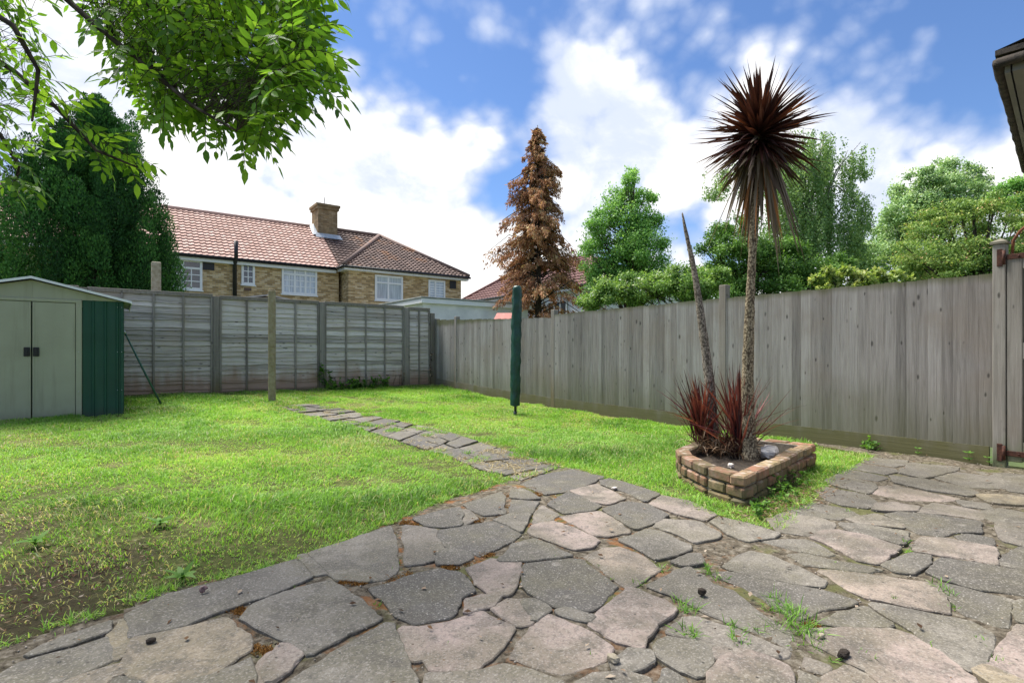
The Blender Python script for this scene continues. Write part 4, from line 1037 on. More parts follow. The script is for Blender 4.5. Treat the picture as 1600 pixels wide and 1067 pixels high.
# far hipped house behind the brown conifer
h2 = thing('pale_house', (20.5, 24, -.12), 'pale rendered house with a maroon tiled roof behind the brown conifer', 'house')
mb = MB(); mb.box((18.3, 18.6, -.12), (25.5, 30.0, 4.3)); mb.build('wall', 'white_wall', h2)
mb = MB(); c = [(17.95, 18.3, 4.25), (25.8, 18.3, 4.25), (25.8, 30.4, 4.25), (17.95, 30.4, 4.25)]; r0, r1 = (21.2, 21.4, 6.35), (21.2, 27.6, 6.5)
tile_face(mb, c[3], c[0], r1, r0, .3, .33); tile_face(mb, c[0], c[1], r0, r0, .3, .33); tile_face(mb, c[2], c[3], r1, r1, .3, .33); mb.add([c[1], c[2], r1, r0], [(0, 1, 2, 3)])
for a, b in ((c[3], r1), (r1, r0), (r0, c[0])): mb.tube([Vector(a)+Vector((0, 0, .05)), Vector(b)+Vector((0, 0, .05))], .1, 8, .8)
mb.build('roof', 'tile_far', h2)
mb = MB(); mb.box((17.93, 18.3, 4.05), (17.98, 30.4, 4.22)); mb.box((18.0, 18.5, 4.08), (18.29, 30.2, 4.16)); mb.build('fascia', 'white_upvc', h2)
mb = MB(); mb.tube([(17.9, 30.3, 4.22), (17.9, 18.3, 4.22)], .055, 8); mb.tube([(17.9, 29.6, 4.2), (17.9, 29.4, 4.0), (18.2, 29.0, 3.7), (18.2, 29.0, 0)], .05, 8); mb.build('gutter', 'black_plastic', h2)
mb = MB(); mb.box((18.25, 20.2, 2.6), (18.29, 21.6, 3.6)); w2 = mb.build('window', 'glass', h2)
mb = MB()
for y in (20.15, 20.62, 21.1, 21.6): mb.box((18.2, y, 2.55), (18.249, y+.06, 3.65))
mb.box((18.19, 20.15, 2.5), (18.249, 21.66, 2.56)); mb.box((18.19, 20.15, 3.6), (18.249, 21.66, 3.66)); mb.build('frame', 'white_upvc', w2)
# small red lean-to roof
k = W(788, 489, 16.2)
rl = thing('lean_to', (k.x, k.y, -.12), 'tiny faded red tiled porch roof just over the right fence near its far corner', 'porch')
mb = MB(); ex = cw(1, 0); fw = cw(0, 1)
vs = [k-ex*.34-Vector((0, 0, .26))-fw*.3, k+ex*.34-Vector((0, 0, .26))-fw*.3, k+ex*.22, k-ex*.22]; vs += [Vector(v)-Vector((0, 0, .05)) for v in vs]
mb.add(vs, [(0, 1, 2, 3), (7, 6, 5, 4), (0, 4, 5, 1), (1, 5, 6, 2), (2, 6, 7, 3), (3, 7, 4, 0)]); mb.build('roof', 'slide_red', rl)
mb = MB()
for s in (-1, 1): mb.tube([k+ex*.28*s-fw*.2+Vector((0, 0, -.28)), Vector(((k+ex*.28*s-fw*.2).x, (k+ex*.28*s-fw*.2).y, -.12))], .04, 8)
mb.build('post', 'white_upvc', rl)

# ------------------------------------------------------------------ gate at right
gt_ = thing('gate_post', (FX+.0, 1.25, 0), 'square grey timber gate post with mossy cap ending the right fence', 'gate post')
mb = MB(); mb.box((FX-.05, 1.205, -.1), (FX+.05, 1.292, 1.91), .7, None, .006); mb.build('post', 'gatewood', gt_)
mb = MB(); mb.add([(FX-.065, 1.19, 1.912), (FX+.065, 1.19, 1.912), (FX+.065, 1.307, 1.912), (FX-.065, 1.307, 1.912), (FX-.065, 1.19, 1.93), (FX+.065, 1.19, 1.93), (FX+.065, 1.307, 1.93), (FX-.065, 1.307, 1.93), (FX, 1.248, 1.965)],
    [(0, 3, 2, 1), (0, 1, 5, 4), (1, 2, 6, 5), (2, 3, 7, 6), (3, 0, 4, 7), (4, 5, 8), (5, 6, 8), (6, 7, 8), (7, 4, 8)]); mb.build('post_cap', M['gravel'], gt_)
gate = thing('timber_gate', (FX, .7, 0), 'weathered timber side gate with rusty iron strap hinges at the right edge', 'gate')
xg = FX-.045
mb = MB()
mb.box((xg, 1.10, .05), (xg+.055, 1.198, 1.80), .5, None, .005); mb.box((xg, .2, .05), (xg+.055, .3, 1.80), .4, None, .005)
for z0, z1 in ((.06, .22), (.92, 1.06), (1.68, 1.80)): mb.box((xg+.003, .3, z0), (xg+.052, 1.10, z1), random.random(), None, .005)
mb.build('gate_frame', 'gatewood', gate)
mb = MB(); y = .3
while y < 1.09: mb.box((xg+.03, y+.003, .2), (xg+.045, min(y+.1, 1.098), 1.70), random.random(), None, .002); y += .1
mb.build('board_infill', 'gatewood', gate)
mb = MB(); s0 = Vector((xg+.02, 1.08, .95+.1)); s1 = Vector((xg+.02, .32, 1.66)); mb.tube([s0, s1], .03, 4); mb.build('brace', 'gatewood', gate)
for z in (1.79, .12):
    mb = MB(); mb.box((xg-.012, .55, z-.022), (xg-.003, 1.20, z+.022), .5, None, .003)
    mb.tube([(xg-.016, 1.215, z-.06), (xg-.016, 1.215, z+.06)], .013, 8); mb.box((xg-.012, 1.225, z-.075), (xg-.005, 1.262, z+.075), .5, None, .003)
    for yy in (.7, .95, 1.12): mb.tube([(xg-.004, yy, z), (xg-.02, yy, z)], .008, 6)
    mb.build('hinge', 'black_iron', gate)
mb = MB(); mb.tube([(xg+.02, 1.17, 1.80), (xg+.02, 1.16, 1.93), (xg+.02, 1.12, 2.0), (xg+.02, .95, 2.16), (xg+.02, .8, 2.18)], .011, 8); mb.build('iron_rod', 'rust', gate)

# ------------------------------------------------------------------ outbuilding eave at the right
ob = thing('outbuilding', cw(3.6, 2.0, -.03), 'outbuilding at the right edge with a mossy black gutter and cream soffit', 'outbuilding')
e1 = Vector((.722, .692)); e2 = Vector((.692, -.722)); C0 = Vector((2.575, 2.81)); ez2 = 2.45
def ow(a, b, z): q = C0+e1*a+e2*b; return cw(q.x, q.y, z)
mb = MB()
def obox(mb, a0, a1, b0, b1, z0, z1, r=.5):
    vs = [ow(a, b, z) for z in (z0, z1) for b in (b0, b1) for a in (a0, a1)]
    mb.add(vs, [(0, 2, 3, 1), (4, 5, 7, 6), (0, 1, 5, 4), (1, 3, 7, 5), (3, 2, 6, 7), (2, 0, 4, 6)], r)
LA, LB = 2.35, 3.2
mb = MB(); obox(mb, .33, LA-.3, .33, LB, -.03, ez2-.02); mb.build('wall', 'white_wall', ob)
mb = MB(); obox(mb, .02, LA-.02, .03, LB, ez2-.018, ez2+.002); mb.build('soffit', 'soffit', ob)
mb = MB(); obox(mb, -.0, LA, -.0, .022, ez2-.02, ez2+.07); obox(mb, -.0, .018, .03, LB, ez2-.02, ez2+.07); mb.build('fascia', 'soffit', ob)
mb = MB(); pts = [ow(-.03+i*(LA+.05)/24, -.022, ez2+.035+.004*math.sin(i*2.1)) for i in range(25)]; mb.tube(pts, .026, 8, .5, True, .12)
pts = [ow(-.022, -.03+i*(LB+.05)/24, ez2+.035) for i in range(25)]; mb.tube(pts, .026, 8, .5, True, .12); mb.build('gutter', 'mossy_black', ob)
mb = MB(); obox(mb, -.035, LA+.02, -.035, LB, ez2+.072, ez2+.10)
mb.add([ow(-.03, -.03, ez2+.102), ow(LA, -.03, ez2+.102), ow(LA, LB, ez2+.75), ow(-.05, LB, ez2+.75)], [(0, 1, 2, 3)]); mb.build('roof', 'mossy_black', ob)

# ------------------------------------------------------------------ vegetation generators
def tube_set(mb, pts, r0, r1, n=6):
    k = len(pts); mb.tube(pts, [r0+(r1-r0)*i/(k-1) for i in range(k)], n)
def crown(name, clumps, depth, n_leaf, leaf, mat, label, cat, trunk_px, group=None, dvar=.8, sub=.44, barkmat='bark', kind_dir=None, trunk_r=.16, flat=1.0, limbs=True, gap=1.0, base_z=-.12):
    """clumps (px, py, r_px[, ddepth]) at a real distance: sub-clumps of leaves scattered through each clump's volume"""
    s = depth/FPX; C = []; R = []
    for c in clumps:
        dd = c[3] if len(c) > 3 else random.uniform(-dvar, dvar)*c[2]*s*1.3
        C.append(W(c[0], c[1], depth+dd)); R.append(c[2]*s)
    tb = W(trunk_px, 500, depth); base = Vector((tb.x, tb.y, base_z)); t = thing(name, base, label, cat, group)
    tot = sum(r*r for r in R); P = []; Nn = []; T = []; S = []; RV = []; subs = []
    for c, r in zip(C, R):
        nsub = max(8, int(20*gap*(1.0))); 
        for _ in range(nsub):
            d = Vector(rng.normal(size=3)).normalized(); q = c+Vector((d.x, d.y, d.z*.85))*r*random.uniform(.25, 1.08); rs = r*sub*random.uniform(.55, 1.3)
            subs.append((q, rs)); k = max(8, int(1.8*n_leaf*r*r/tot/nsub)); dd = unit(rng.normal(size=(k, 3))); rad = rs*np.abs(rng.normal(.85, .38, k))
            p = np.array(q)+dd*rad[:, None]*np.array([1, 1, .7*flat]); P.append(p)
            nr = unit(dd+rng.normal(size=(k, 3))*.55+np.array([0, 0, .5])); Nn.append(nr)
            tt = unit(rng.normal(size=(k, 3))+dd*.6+np.array([0, 0, -.35])); T.append(tt)
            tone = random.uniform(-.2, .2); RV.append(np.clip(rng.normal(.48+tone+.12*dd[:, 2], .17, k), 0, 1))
    P = np.concatenate(P); Nn = np.concatenate(Nn); T = np.concatenate(T); RV = np.concatenate(RV); k = len(P)
    L = leaf*.72*rng.uniform(.65, 1.35, k); V = leaf_verts(P, T, Nn, L, L*rng.uniform(.45, .7, k))
    mb = MB(); top = max(C, key=lambda v: v.z)
    mid = base.lerp(Vector((top.x, top.y, top.z)), .55); mid.x = base.x*.6+top.x*.4; mid.y = base.y*.6+top.y*.4
    tube_set(mb, [base, base.lerp(mid, .5)+Vector((.05, .03, 0)), mid, top], trunk_r, trunk_r*.15, 9)
    mb.build('trunk', barkmat, t)
    np_mesh('crown', V, QF, 4, RV, mat, t)
    if limbs:
        mb = MB()
        for q, rs in subs[::5]:
            f = random.uniform(.25, .8); a = base.lerp(mid, min(1, f*1.4)) if f < .6 else mid.lerp(top, (f-.6)/.4*.7)
            if a.z > q.z: a = Vector((a.x, a.y, base.z+(q.z-base.z)*.75))
            m = a.lerp(q, .5)+Vector((0, 0, .12*(q-a).length)); tube_set(mb, [a, m, q], trunk_r*.28, trunk_r*.05, 5)
        mb.build('limbs', barkmat, t)
    return t

# --- dark conifer, left (plumed)
def plumes(centres, rads, heights, nper, leaf, outw, up=1.0):
    P = []; T = []; Nn = []; RV = []
    for c, r, h in zip(centres, rads, heights):
        k = nper; u = rng.uniform(0, 1, k); a = rng.uniform(0, 2*PI, k); prof = np.sqrt(np.clip(4*u*(1-u), 0, 1))*.85+.15*(1-u)
        rr = r*prof*rng.uniform(.55, 1.12, k); d = np.stack([np.cos(a), np.sin(a), np.zeros(k)], 1)
        p = np.array(c)+d*rr[:, None]+np.stack([np.zeros(k), np.zeros(k), (u-.5)*h], 1); P.append(p)
        T.append(unit(d*outw+rng.normal(size=(k, 3))*.3+np.array([0, 0, up]))); Nn.append(unit(d+rng.normal(size=(k, 3))*.5))
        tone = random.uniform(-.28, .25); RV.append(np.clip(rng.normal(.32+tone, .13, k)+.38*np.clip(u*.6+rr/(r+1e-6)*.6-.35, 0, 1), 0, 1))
    return [np.concatenate(x) for x in (P, T, Nn, RV)]
dk = 14.5; s = dk/FPX; b = W(140, 500, dk); base = Vector((b.x, b.y, -.12))
ct = thing('dark_conifer', base, 'broad dark green conifer of dense upright plumes behind the shed', 'conifer')
prof = [(500, 108), (430, 119), (380, 117), (330, 106), (280, 84), (240, 60), (210, 36), (185, 12)]
cen = []; rd = []; hh = []
def profr(py):
    for (y0, r0), (y1, r1) in zip(prof[:-1], prof[1:]):
        if y1 <= py <= y0: return r0+(r1-r0)*(y0-py)/(y0-y1)
    return 20
for k in range(430):
    py = random.uniform(188, 500); r = profr(py)*s; a = random.uniform(0, 2*PI); rr = r*(1-.8*random.random()**1.5)*random.uniform(.88, 1.08)
    if py < 260: rr = r*random.uniform(.2, .95)
    z = CH+(HOR-py)/FPX*dk
    ca = cw(math.cos(a)*rr, math.sin(a)*rr)
    cxx = (140 + (10 if py < 260 else 0))
    o = W(cxx, py, dk); cen.append((o.x+ca.x, o.y+ca.y, z)); q = random.uniform(.75, 1.35); rd.append(.27*q*(.75 if py < 260 else 1)); hh.append(1.05*q)
for px_, py_ in ((152, 205), (150, 225), (156, 188), (208, 222), (205, 205), (212, 240), (196, 250), (165, 250), (110, 262), (95, 275), (182, 235), (222, 290), (62, 300), (130, 250), (235, 330), (170, 215), (190, 225)):
    o = W(px_, py_, dk+random.uniform(-.5, .5)); cen.append((o.x, o.y, o.z)); rd.append(.22); hh.append(1.0)
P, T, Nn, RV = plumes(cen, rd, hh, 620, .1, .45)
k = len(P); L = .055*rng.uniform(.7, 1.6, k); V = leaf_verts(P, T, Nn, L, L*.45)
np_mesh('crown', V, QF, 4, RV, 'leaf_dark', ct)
mb = MB(); tube_set(mb, [base, base+Vector((0, 0, 3)), Vector((base.x, base.y, 6.6))], .3, .05, 10)
for k in range(40):
    z = random.uniform(.8, 5.5); a = random.uniform(0, 6.28); r = random.uniform(.8, 1.6)*(1-z/8); tube_set(mb, [Vector((base.x, base.y, z)), Vector((base.x+r*.6*math.cos(a), base.y+r*.6*math.sin(a), z+.4)), Vector((base.x+r*math.cos(a), base.y+r*math.sin(a), z+1.0))], .06, .015, 5)
mb.build('trunk', 'bark', ct)

# --- brown dead conifer
dk = 21.0; s = dk/FPX; b = W(840, 500, dk); base = Vector((b.x, b.y, -.12))
bt = thing('brown_conifer', base, 'dead rusty brown conifer with a narrow pointed top and drooping sprays', 'conifer')
topz = W(840, 192, dk).z; prof = [(560, 40), (490, 66), (440, 68), (400, 61), (350, 51), (300, 38), (260, 26), (230, 17), (205, 8), (190, 3)]
mb = MB(); tube_set(mb, [base, Vector((base.x+.05, base.y, 5)), Vector((base.x, base.y, topz-.1))], .17, .012, 9)
P = []; T = []; Nn = []; RV = []
for k in range(330):
    u_ = random.random()**.8; py = 500-u_*303; z = CH+(HOR-py)/FPX*dk; r = profr(py)*s; a = random.uniform(0, 2*PI)
    lump = 1+.75*mnoise.noise(Vector((math.cos(a)*1.5, math.sin(a)*1.5, z*.9))); rl_ = r*lump*random.uniform(.5, 1.2)
    d = Vector((math.cos(a), math.sin(a), 0)); p0 = Vector((base.x, base.y, z-.1)); 
    rise = .25*rl_; tip = p0+d*rl_+Vector((0, 0, -.05*rl_)); m_ = p0+d*rl_*.55+Vector((0, 0, rise))
    tube_set(mb, [p0, m_, tip], .03, .008, 4)
    nn = int(55+120*min(1, rl_/1.2)); tt = rng.uniform(.35 if rl_ > .5 else .0, 1.08, nn)
    pts = np.array(p0)[None]*((1-tt)**2)[:, None]+2*((1-tt)*tt)[:, None]*np.array(m_)[None]+(tt**2)[:, None]*np.array(tip)[None]
    side = np.array([-d.y, d.x, 0.0]); wd = .30*min(1, rl_)*(1.15-tt)
    pts = pts+side*(rng.normal(0, .6, nn)*wd)[:, None]; drop = rng.uniform(0, .26, nn)*min(1, rl_+.25); pts[:, 2] -= drop
    P.append(pts); T.append(unit(np.array(d)*.45+rng.normal(size=(nn, 3))*.45+np.array([0, 0, -.9]))); Nn.append(unit(np.array(d)+rng.normal(size=(nn, 3))*.7))
    RV.append(np.clip(rng.normal(.48+random.uniform(-.2, .2), .2, nn)-drop*.4, 0, 1))
P, T, Nn, RV = map(np.concatenate, (P, T, Nn, RV)); k = len(P); L = .12*rng.uniform(.5, 1.5, k); V = leaf_verts(P, T, Nn, L, L*.34)
np_mesh('crown', V, QF, 4, RV, 'leaf_brown', bt); mb.build('trunk', 'bark', bt)

# --- birch with hanging strands
dk = 18.5; s = dk/FPX; b = W(1262, 500, dk); base = Vector((b.x, b.y, -.12))
bi = thing('weeping_birch', base, 'airy birch tree with long weeping strands rising behind the palm', 'birch')
cols = [(1118, 268, 46, 16), (1132, 258, 40, 12), (1225, 215, 150, 26), (1255, 200, 190, 30), (1275, 215, 215, 26), (1240, 260, 180, 30), (1290, 205, 190, 20), (1300, 300, 140, 24), (1325, 235, 90, 16), (1345, 222, 60, 14), (1330, 290, 110, 24), (1345, 320, 90, 18), (1318, 340, 90, 24), (1215, 320, 110, 30), (1195, 350, 80, 26), (1352, 300, 60, 10), (1265, 330, 110, 30), (1180, 250, 60, 18), (1155, 250, 30, 10)]
P = []; T = []; Nn = []; RV = []; mb = MB(); mt_ = W(1262, 330, dk); tube_set(mb, [base, base.lerp(mt_, .5), mt_, W(1285, 225, dk)], .17, .02, 9)
for (cx, ct_, ch_, cr) in cols:
    nst = int(cr*ch_/60)+5
    o = W(cx, ct_, dk+random.uniform(-.4, .4)); a_ = mt_.lerp(base, random.uniform(-.1, .35)); tube_set(mb, [a_, a_.lerp(o, .55)+Vector((0, 0, .5)), o], .045, .01, 5)
    for _ in range(nst):
        sx = cx+random.gauss(0, cr*.55); sy = ct_+random.random()**1.3*ch_*.75; sd = dk+random.gauss(0, cr*s*.8); st = W(sx, sy, sd); ln_ = min((ct_+ch_-sy), random.uniform(30, 75))*s
        nn = int(30+26*ln_/.8); tt = rng.uniform(0, 1, nn); sw = random.uniform(-.18, .18)
        p = np.array(st)+np.stack([sw*tt+rng.normal(0, .05, nn)*(1.2-tt*.5), rng.normal(0, .05, nn), -tt*ln_], 1)
        P.append(p); T.append(unit(rng.normal(size=(nn, 3))*.6+np.array([0, 0, -.9]))); Nn.append(unit(rng.normal(size=(nn, 3)))); RV.append(np.clip(rng.normal(.5+random.uniform(-.22, .22), .16, nn), 0, 1))
P, T, Nn, RV = map(np.concatenate, (P, T, Nn, RV)); k = len(P); L = .078*rng.uniform(.6, 1.3, k); V = leaf_verts(P, T, Nn, L, L*.6)
np_mesh('crown', V, QF, 4, RV, 'leaf_birch', bi); mb.build('trunk', 'birchbark', bi)

GT = 'trees behind the right fence'
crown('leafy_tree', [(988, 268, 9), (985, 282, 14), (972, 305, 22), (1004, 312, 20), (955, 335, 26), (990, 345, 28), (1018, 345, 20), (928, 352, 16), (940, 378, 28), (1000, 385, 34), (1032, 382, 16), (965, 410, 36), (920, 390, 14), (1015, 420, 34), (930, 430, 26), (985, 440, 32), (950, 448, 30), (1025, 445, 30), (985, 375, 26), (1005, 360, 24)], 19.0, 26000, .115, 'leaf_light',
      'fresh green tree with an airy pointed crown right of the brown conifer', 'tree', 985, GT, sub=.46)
crown('elder_bush', [(945, 462, 26), (985, 455, 28), (1025, 448, 30), (1065, 440, 30), (1100, 440, 26), (920, 475, 18), (1125, 432, 16), (1085, 460, 25)], 13.0, 22000, .085, 'leaf_elder',
      'elder bush dotted with creamy blossom leaning over the right fence', 'bush', 1020, trunk_r=.06)
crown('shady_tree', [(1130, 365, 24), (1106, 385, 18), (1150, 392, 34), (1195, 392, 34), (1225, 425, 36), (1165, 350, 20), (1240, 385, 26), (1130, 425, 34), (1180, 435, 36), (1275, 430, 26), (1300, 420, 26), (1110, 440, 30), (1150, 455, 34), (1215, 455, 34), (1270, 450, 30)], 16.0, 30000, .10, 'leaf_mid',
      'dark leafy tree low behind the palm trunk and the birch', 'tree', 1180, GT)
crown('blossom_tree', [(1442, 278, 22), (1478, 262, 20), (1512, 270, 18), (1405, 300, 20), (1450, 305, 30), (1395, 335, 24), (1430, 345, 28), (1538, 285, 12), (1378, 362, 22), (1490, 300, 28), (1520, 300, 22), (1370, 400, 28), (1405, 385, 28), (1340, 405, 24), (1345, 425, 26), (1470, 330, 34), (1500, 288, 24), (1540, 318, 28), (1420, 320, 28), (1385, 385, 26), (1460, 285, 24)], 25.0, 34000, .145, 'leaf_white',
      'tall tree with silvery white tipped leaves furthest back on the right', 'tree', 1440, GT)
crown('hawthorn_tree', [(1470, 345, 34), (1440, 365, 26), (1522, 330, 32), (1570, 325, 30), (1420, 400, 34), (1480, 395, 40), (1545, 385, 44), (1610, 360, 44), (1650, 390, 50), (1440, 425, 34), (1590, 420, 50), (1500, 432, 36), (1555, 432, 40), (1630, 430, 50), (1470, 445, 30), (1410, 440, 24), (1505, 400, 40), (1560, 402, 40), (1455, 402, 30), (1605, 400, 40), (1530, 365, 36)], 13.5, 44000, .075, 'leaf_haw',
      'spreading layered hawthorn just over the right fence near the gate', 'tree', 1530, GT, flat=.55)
crown('leafy_tree', [(1585, 292, 18), (1612, 288, 26), (1645, 300, 34), (1560, 302, 14), (1600, 315, 24), (1690, 330, 50)], 17.0, 14000, .10, 'leaf_light',
      'bright green tree showing under the outbuilding eave at the right edge', 'tree', 1640, GT)
crown('laurel_bush', [(1278, 436, 9), (1292, 424, 8), (1308, 434, 10), (1322, 421, 7), (1340, 430, 9), (1357, 438, 9), (1372, 425, 7), (1388, 436, 8), (1402, 428, 6), (1345, 446, 16), (1300, 448, 16), (1385, 446, 14), (1420, 438, 6)], 7.6, 3600, .08, 'leaf_lime',
      'pale yellow-green laurel bush tips poking over the right fence', 'bush', 1345, trunk_r=.03, sub=.42)

# ------------------------------------------------------------------ overhanging ash tree
def compound(P0, d0, L0, nl=9, ls=.075):
    """pinnate leaf: list of leaflets verts + rachis points"""
    n = len(P0); d = unit(d0); out = []; rach = []
    side0 = np.cross(d, np.array([0, 0, 1.0])); side0 = unit(side0+1e-6); roll = rng.uniform(-.7, .7, n)[:, None]
    upv = np.cross(side0, d); side = side0*np.cos(roll)+upv*np.sin(roll); nr = np.cross(side, d)
    P = P0.copy(); k = (nl-1)//2; pts = [P.copy()]; dd = d.copy()
    for i in range(k+1):
        P = P+dd*(L0/(k+1.2))[:, None]; dd = unit(dd+np.array([0, 0, -.13])); pts.append(P.copy())
        if i < k:
            for s_ in (-1, 1):
                t = unit(dd*.62+side*s_*.85+rng.normal(size=(n, 3))*.12+np.array([0, 0, -.12])); out.append((P.copy(), t, unit(nr+rng.normal(size=(n, 3))*.25), ls*rng.uniform(.8, 1.15, n)))
        else: out.append((P.copy(), unit(dd+rng.normal(size=(n, 3))*.1), nr, ls*rng.uniform(.95, 1.25, n)))
    return out, pts
def leaflet_verts(C, T, Nn, L):
    T = unit(T); B = unit(np.cross(T, Nn)); Nn = np.cross(B, T); L = L[:, None]; w = L*.21
    v = [C, C+T*L*.28+B*w*.85-Nn*L*-.02, C+T*L*.6+B*w*.85-Nn*L*.03, C+T*L*1.02-Nn*L*.10, C+T*L*.6-B*w*.85-Nn*L*.03, C+T*L*.28-B*w*.85-Nn*L*-.02,
         C+T*L*.28-Nn*L*.025, C+T*L*.6-Nn*L*.07]
    return np.stack(v, 1)
LFQ = [(0, 1, 6, 6)]
ash_base = cw(-4.3, 2.2, -.01)
at = thing('ash_tree', ash_base, 'leafy ash tree whose bright backlit branches overhang the upper left corner', 'tree')
mb = MB(); crownb = MB()
fork = cw(-3.9, 2.4, 2.6)
mb.tube([ash_base-Vector((0, 0, .1)), ash_base+Vector((.03, .05, 1.0)), cw(-4.15, 2.3, 1.9), fork, cw(-3.7, 2.5, 3.6), cw(-3.6, 2.6, 5.2)], [.2, .15, .14, .12, .09, .04], 12, wob=.05); mb.build('trunk', 'bark', at)
BR = [[(-260, -260, 3.3), (60, -90, 3.2), (200, -10, 3.1), (330, 65, 3.0), (430, 105, 2.95), (515, 92, 2.9)],
      [(-200, -200, 3.0), (60, -40, 2.8), (150, 40, 2.7), (235, 110, 2.6), (300, 165, 2.5), (370, 205, 2.4)],
      [(-100, -300, 3.6), (200, -120, 3.5), (350, -40, 3.4), (450, 20, 3.4), (505, 60, 3.4)],
      [(-300, -60, 2.9), (-60, 60, 2.8), (20, 110, 2.8), (90, 170, 2.75), (150, 235, 2.7), (215, 262, 2.7)],
      [(-280, 60, 3.3), (-100, 150, 3.2), (0, 210, 3.1), (30, 260, 3.0), (22, 295, 3.0)],
      [(-250, -120, 2.5), (-60, -10, 2.5), (20, 40, 2.4), (60, 110, 2.4), (50, 190, 2.4)],
      [(-120, -220, 4.0), (120, -80, 3.9), (260, 30, 3.8), (360, 110, 3.7), (440, 150, 3.6)],
      [(0, -400, 3.0), (200, -250, 3.0), (350, -180, 3.0), (480, -120, 3.0), (560, -80, 3.0)]]
BP = []
for bdef in BR:
    pts = [W(*q) for q in bdef]; full = [fork, fork.lerp(pts[0], .5)+Vector((0, 0, .25))]+pts; d_ = dense(full, 4); n = len(d_)
    crownb.tube(d_, [.020*(1-i/n)**.8+.003 for i in range(n)], 7); BP += d_[4:]
BPn = np.array([tuple(p) for p in BP])
def px_sample(poly, n, d0, d1):
    xs = [p[0] for p in poly]; ys = [p[1] for p in poly]; out = []
    while len(out) < n:
        x = np.array([random.uniform(min(xs), max(xs)) for _ in range(200)]); y = np.array([random.uniform(min(ys), max(ys)) for _ in range(200)])
        m = in_poly(x, y, poly); out += list(zip(x[m], y[m]))
    return np.array([tuple(W(a, b, random.uniform(d0, d1))) for a, b in out[:n]])
regs = [([(110, -80), (520, -80), (490, -10), (500, 62), (455, 78), (450, 118), (420, 140), (392, 185), (350, 195), (300, 195), (240, 170), (185, 130), (205, 85), (150, 20)], 980, 2.5, 3.8),
        ([(360, 110), (440, 40), (505, 60), (488, 115), (462, 150), (420, 205), (360, 215)], 150, 2.3, 3.0),
        ([(-120, -60), (40, -30), (45, 40), (65, 95), (60, 150), (30, 190), (10, 230), (-120, 240)], 110, 2.4, 3.3),
        ([(70, 120), (140, 190), (200, 235), (215, 265), (150, 255), (90, 220), (50, 160)], 18, 2.6, 2.9),
        ([(-60, 200), (20, 210), (50, 260), (30, 290), (-60, 290)], 24, 2.7, 3.2),
        ([(-120, -500), (500, -500), (560, -90), (-120, -70)], 260, 2.6, 4.0)]
LV = []; LR = []; tw = MB()
for poly, n, d0, d1 in regs:
    Pn = px_sample(poly, n, d0, d1)
    for p in range(0, n):
        d2 = ((BPn-Pn[p])**2).sum(1); j = int(np.argsort(d2)[random.randint(0, 5)]); a = Vector(BPn[j]); q = Vector(Pn[p]); 
        if (q-a).length > .75: 
            Pn[p] = np.array(a.lerp(q, .75/(q-a).length)); q = Vector(Pn[p])
        tw.tube([a, a.lerp(q, .45)+Vector((random.uniform(-.05, .05), random.uniform(-.05, .05), .05)), q], [.0014, .0012, .0009], 4, .5, False)
    near = BPn[np.argmin(((Pn[:, None]-BPn[None])**2).sum(-1), 1)]
    out_ = unit(Pn-near); right = np.array(cw(1, 0)); fwd = np.array(cw(0, 1))
    d = out_*.12+rng.normal(size=(n, 3))*.6+right*.3+np.array([0, 0, -.25])
    lv, rp = compound(Pn, d, rng.uniform(.15, .24, n), 9, .064)
    for C1, T1, N1, L1 in lv:
        LV.append(leaflet_verts(C1, T1, N1, L1*rng.choice([.7, 1, 1, 1.15], n))); LR.append(np.clip(rng.normal(.55, .24, n), 0, 1))
    for p in range(n): tw.tube([Vector(rp[i][p]) for i in range(0, len(rp))], .0016, 3, .5, False)
V = np.concatenate(LV); RV = np.concatenate(LR)
n, k, _ = V.shape
me = bpy.data.meshes.new('leaves')
Fs = np.array([[0, 1, 6], [1, 2, 7], [1, 7, 6], [2, 3, 7], [0, 6, 5], [5, 6, 7], [5, 7, 4], [4, 7, 3]])
idx = (np.arange(n)[:, None, None]*k+Fs[None]).reshape(-1); m = len(Fs)
me.vertices.add(n*k); me.vertices.foreach_set('co', V.reshape(-1).astype(np.float32)); me.loops.add(n*m*3); me.loops.foreach_set('vertex_index', idx.astype(np.int32))
me.polygons.add(n*m); me.polygons.foreach_set('loop_start', (np.arange(n*m)*3).astype(np.int32)); me.polygons.foreach_set('loop_total', np.full(n*m, 3, np.int32)); me.update(calc_edges=True)
at_ = me.attributes.new('rnd', 'FLOAT', 'FACE'); at_.data.foreach_set('value', np.repeat(RV, m).astype(np.float32))
me.polygons.foreach_set('use_smooth', np.ones(n*m, bool))
link_mesh('crown', me, M['leaf_fg'], at)
crownb.build('branches', 'bark', at); tw.build('twigs', 'bark', at)

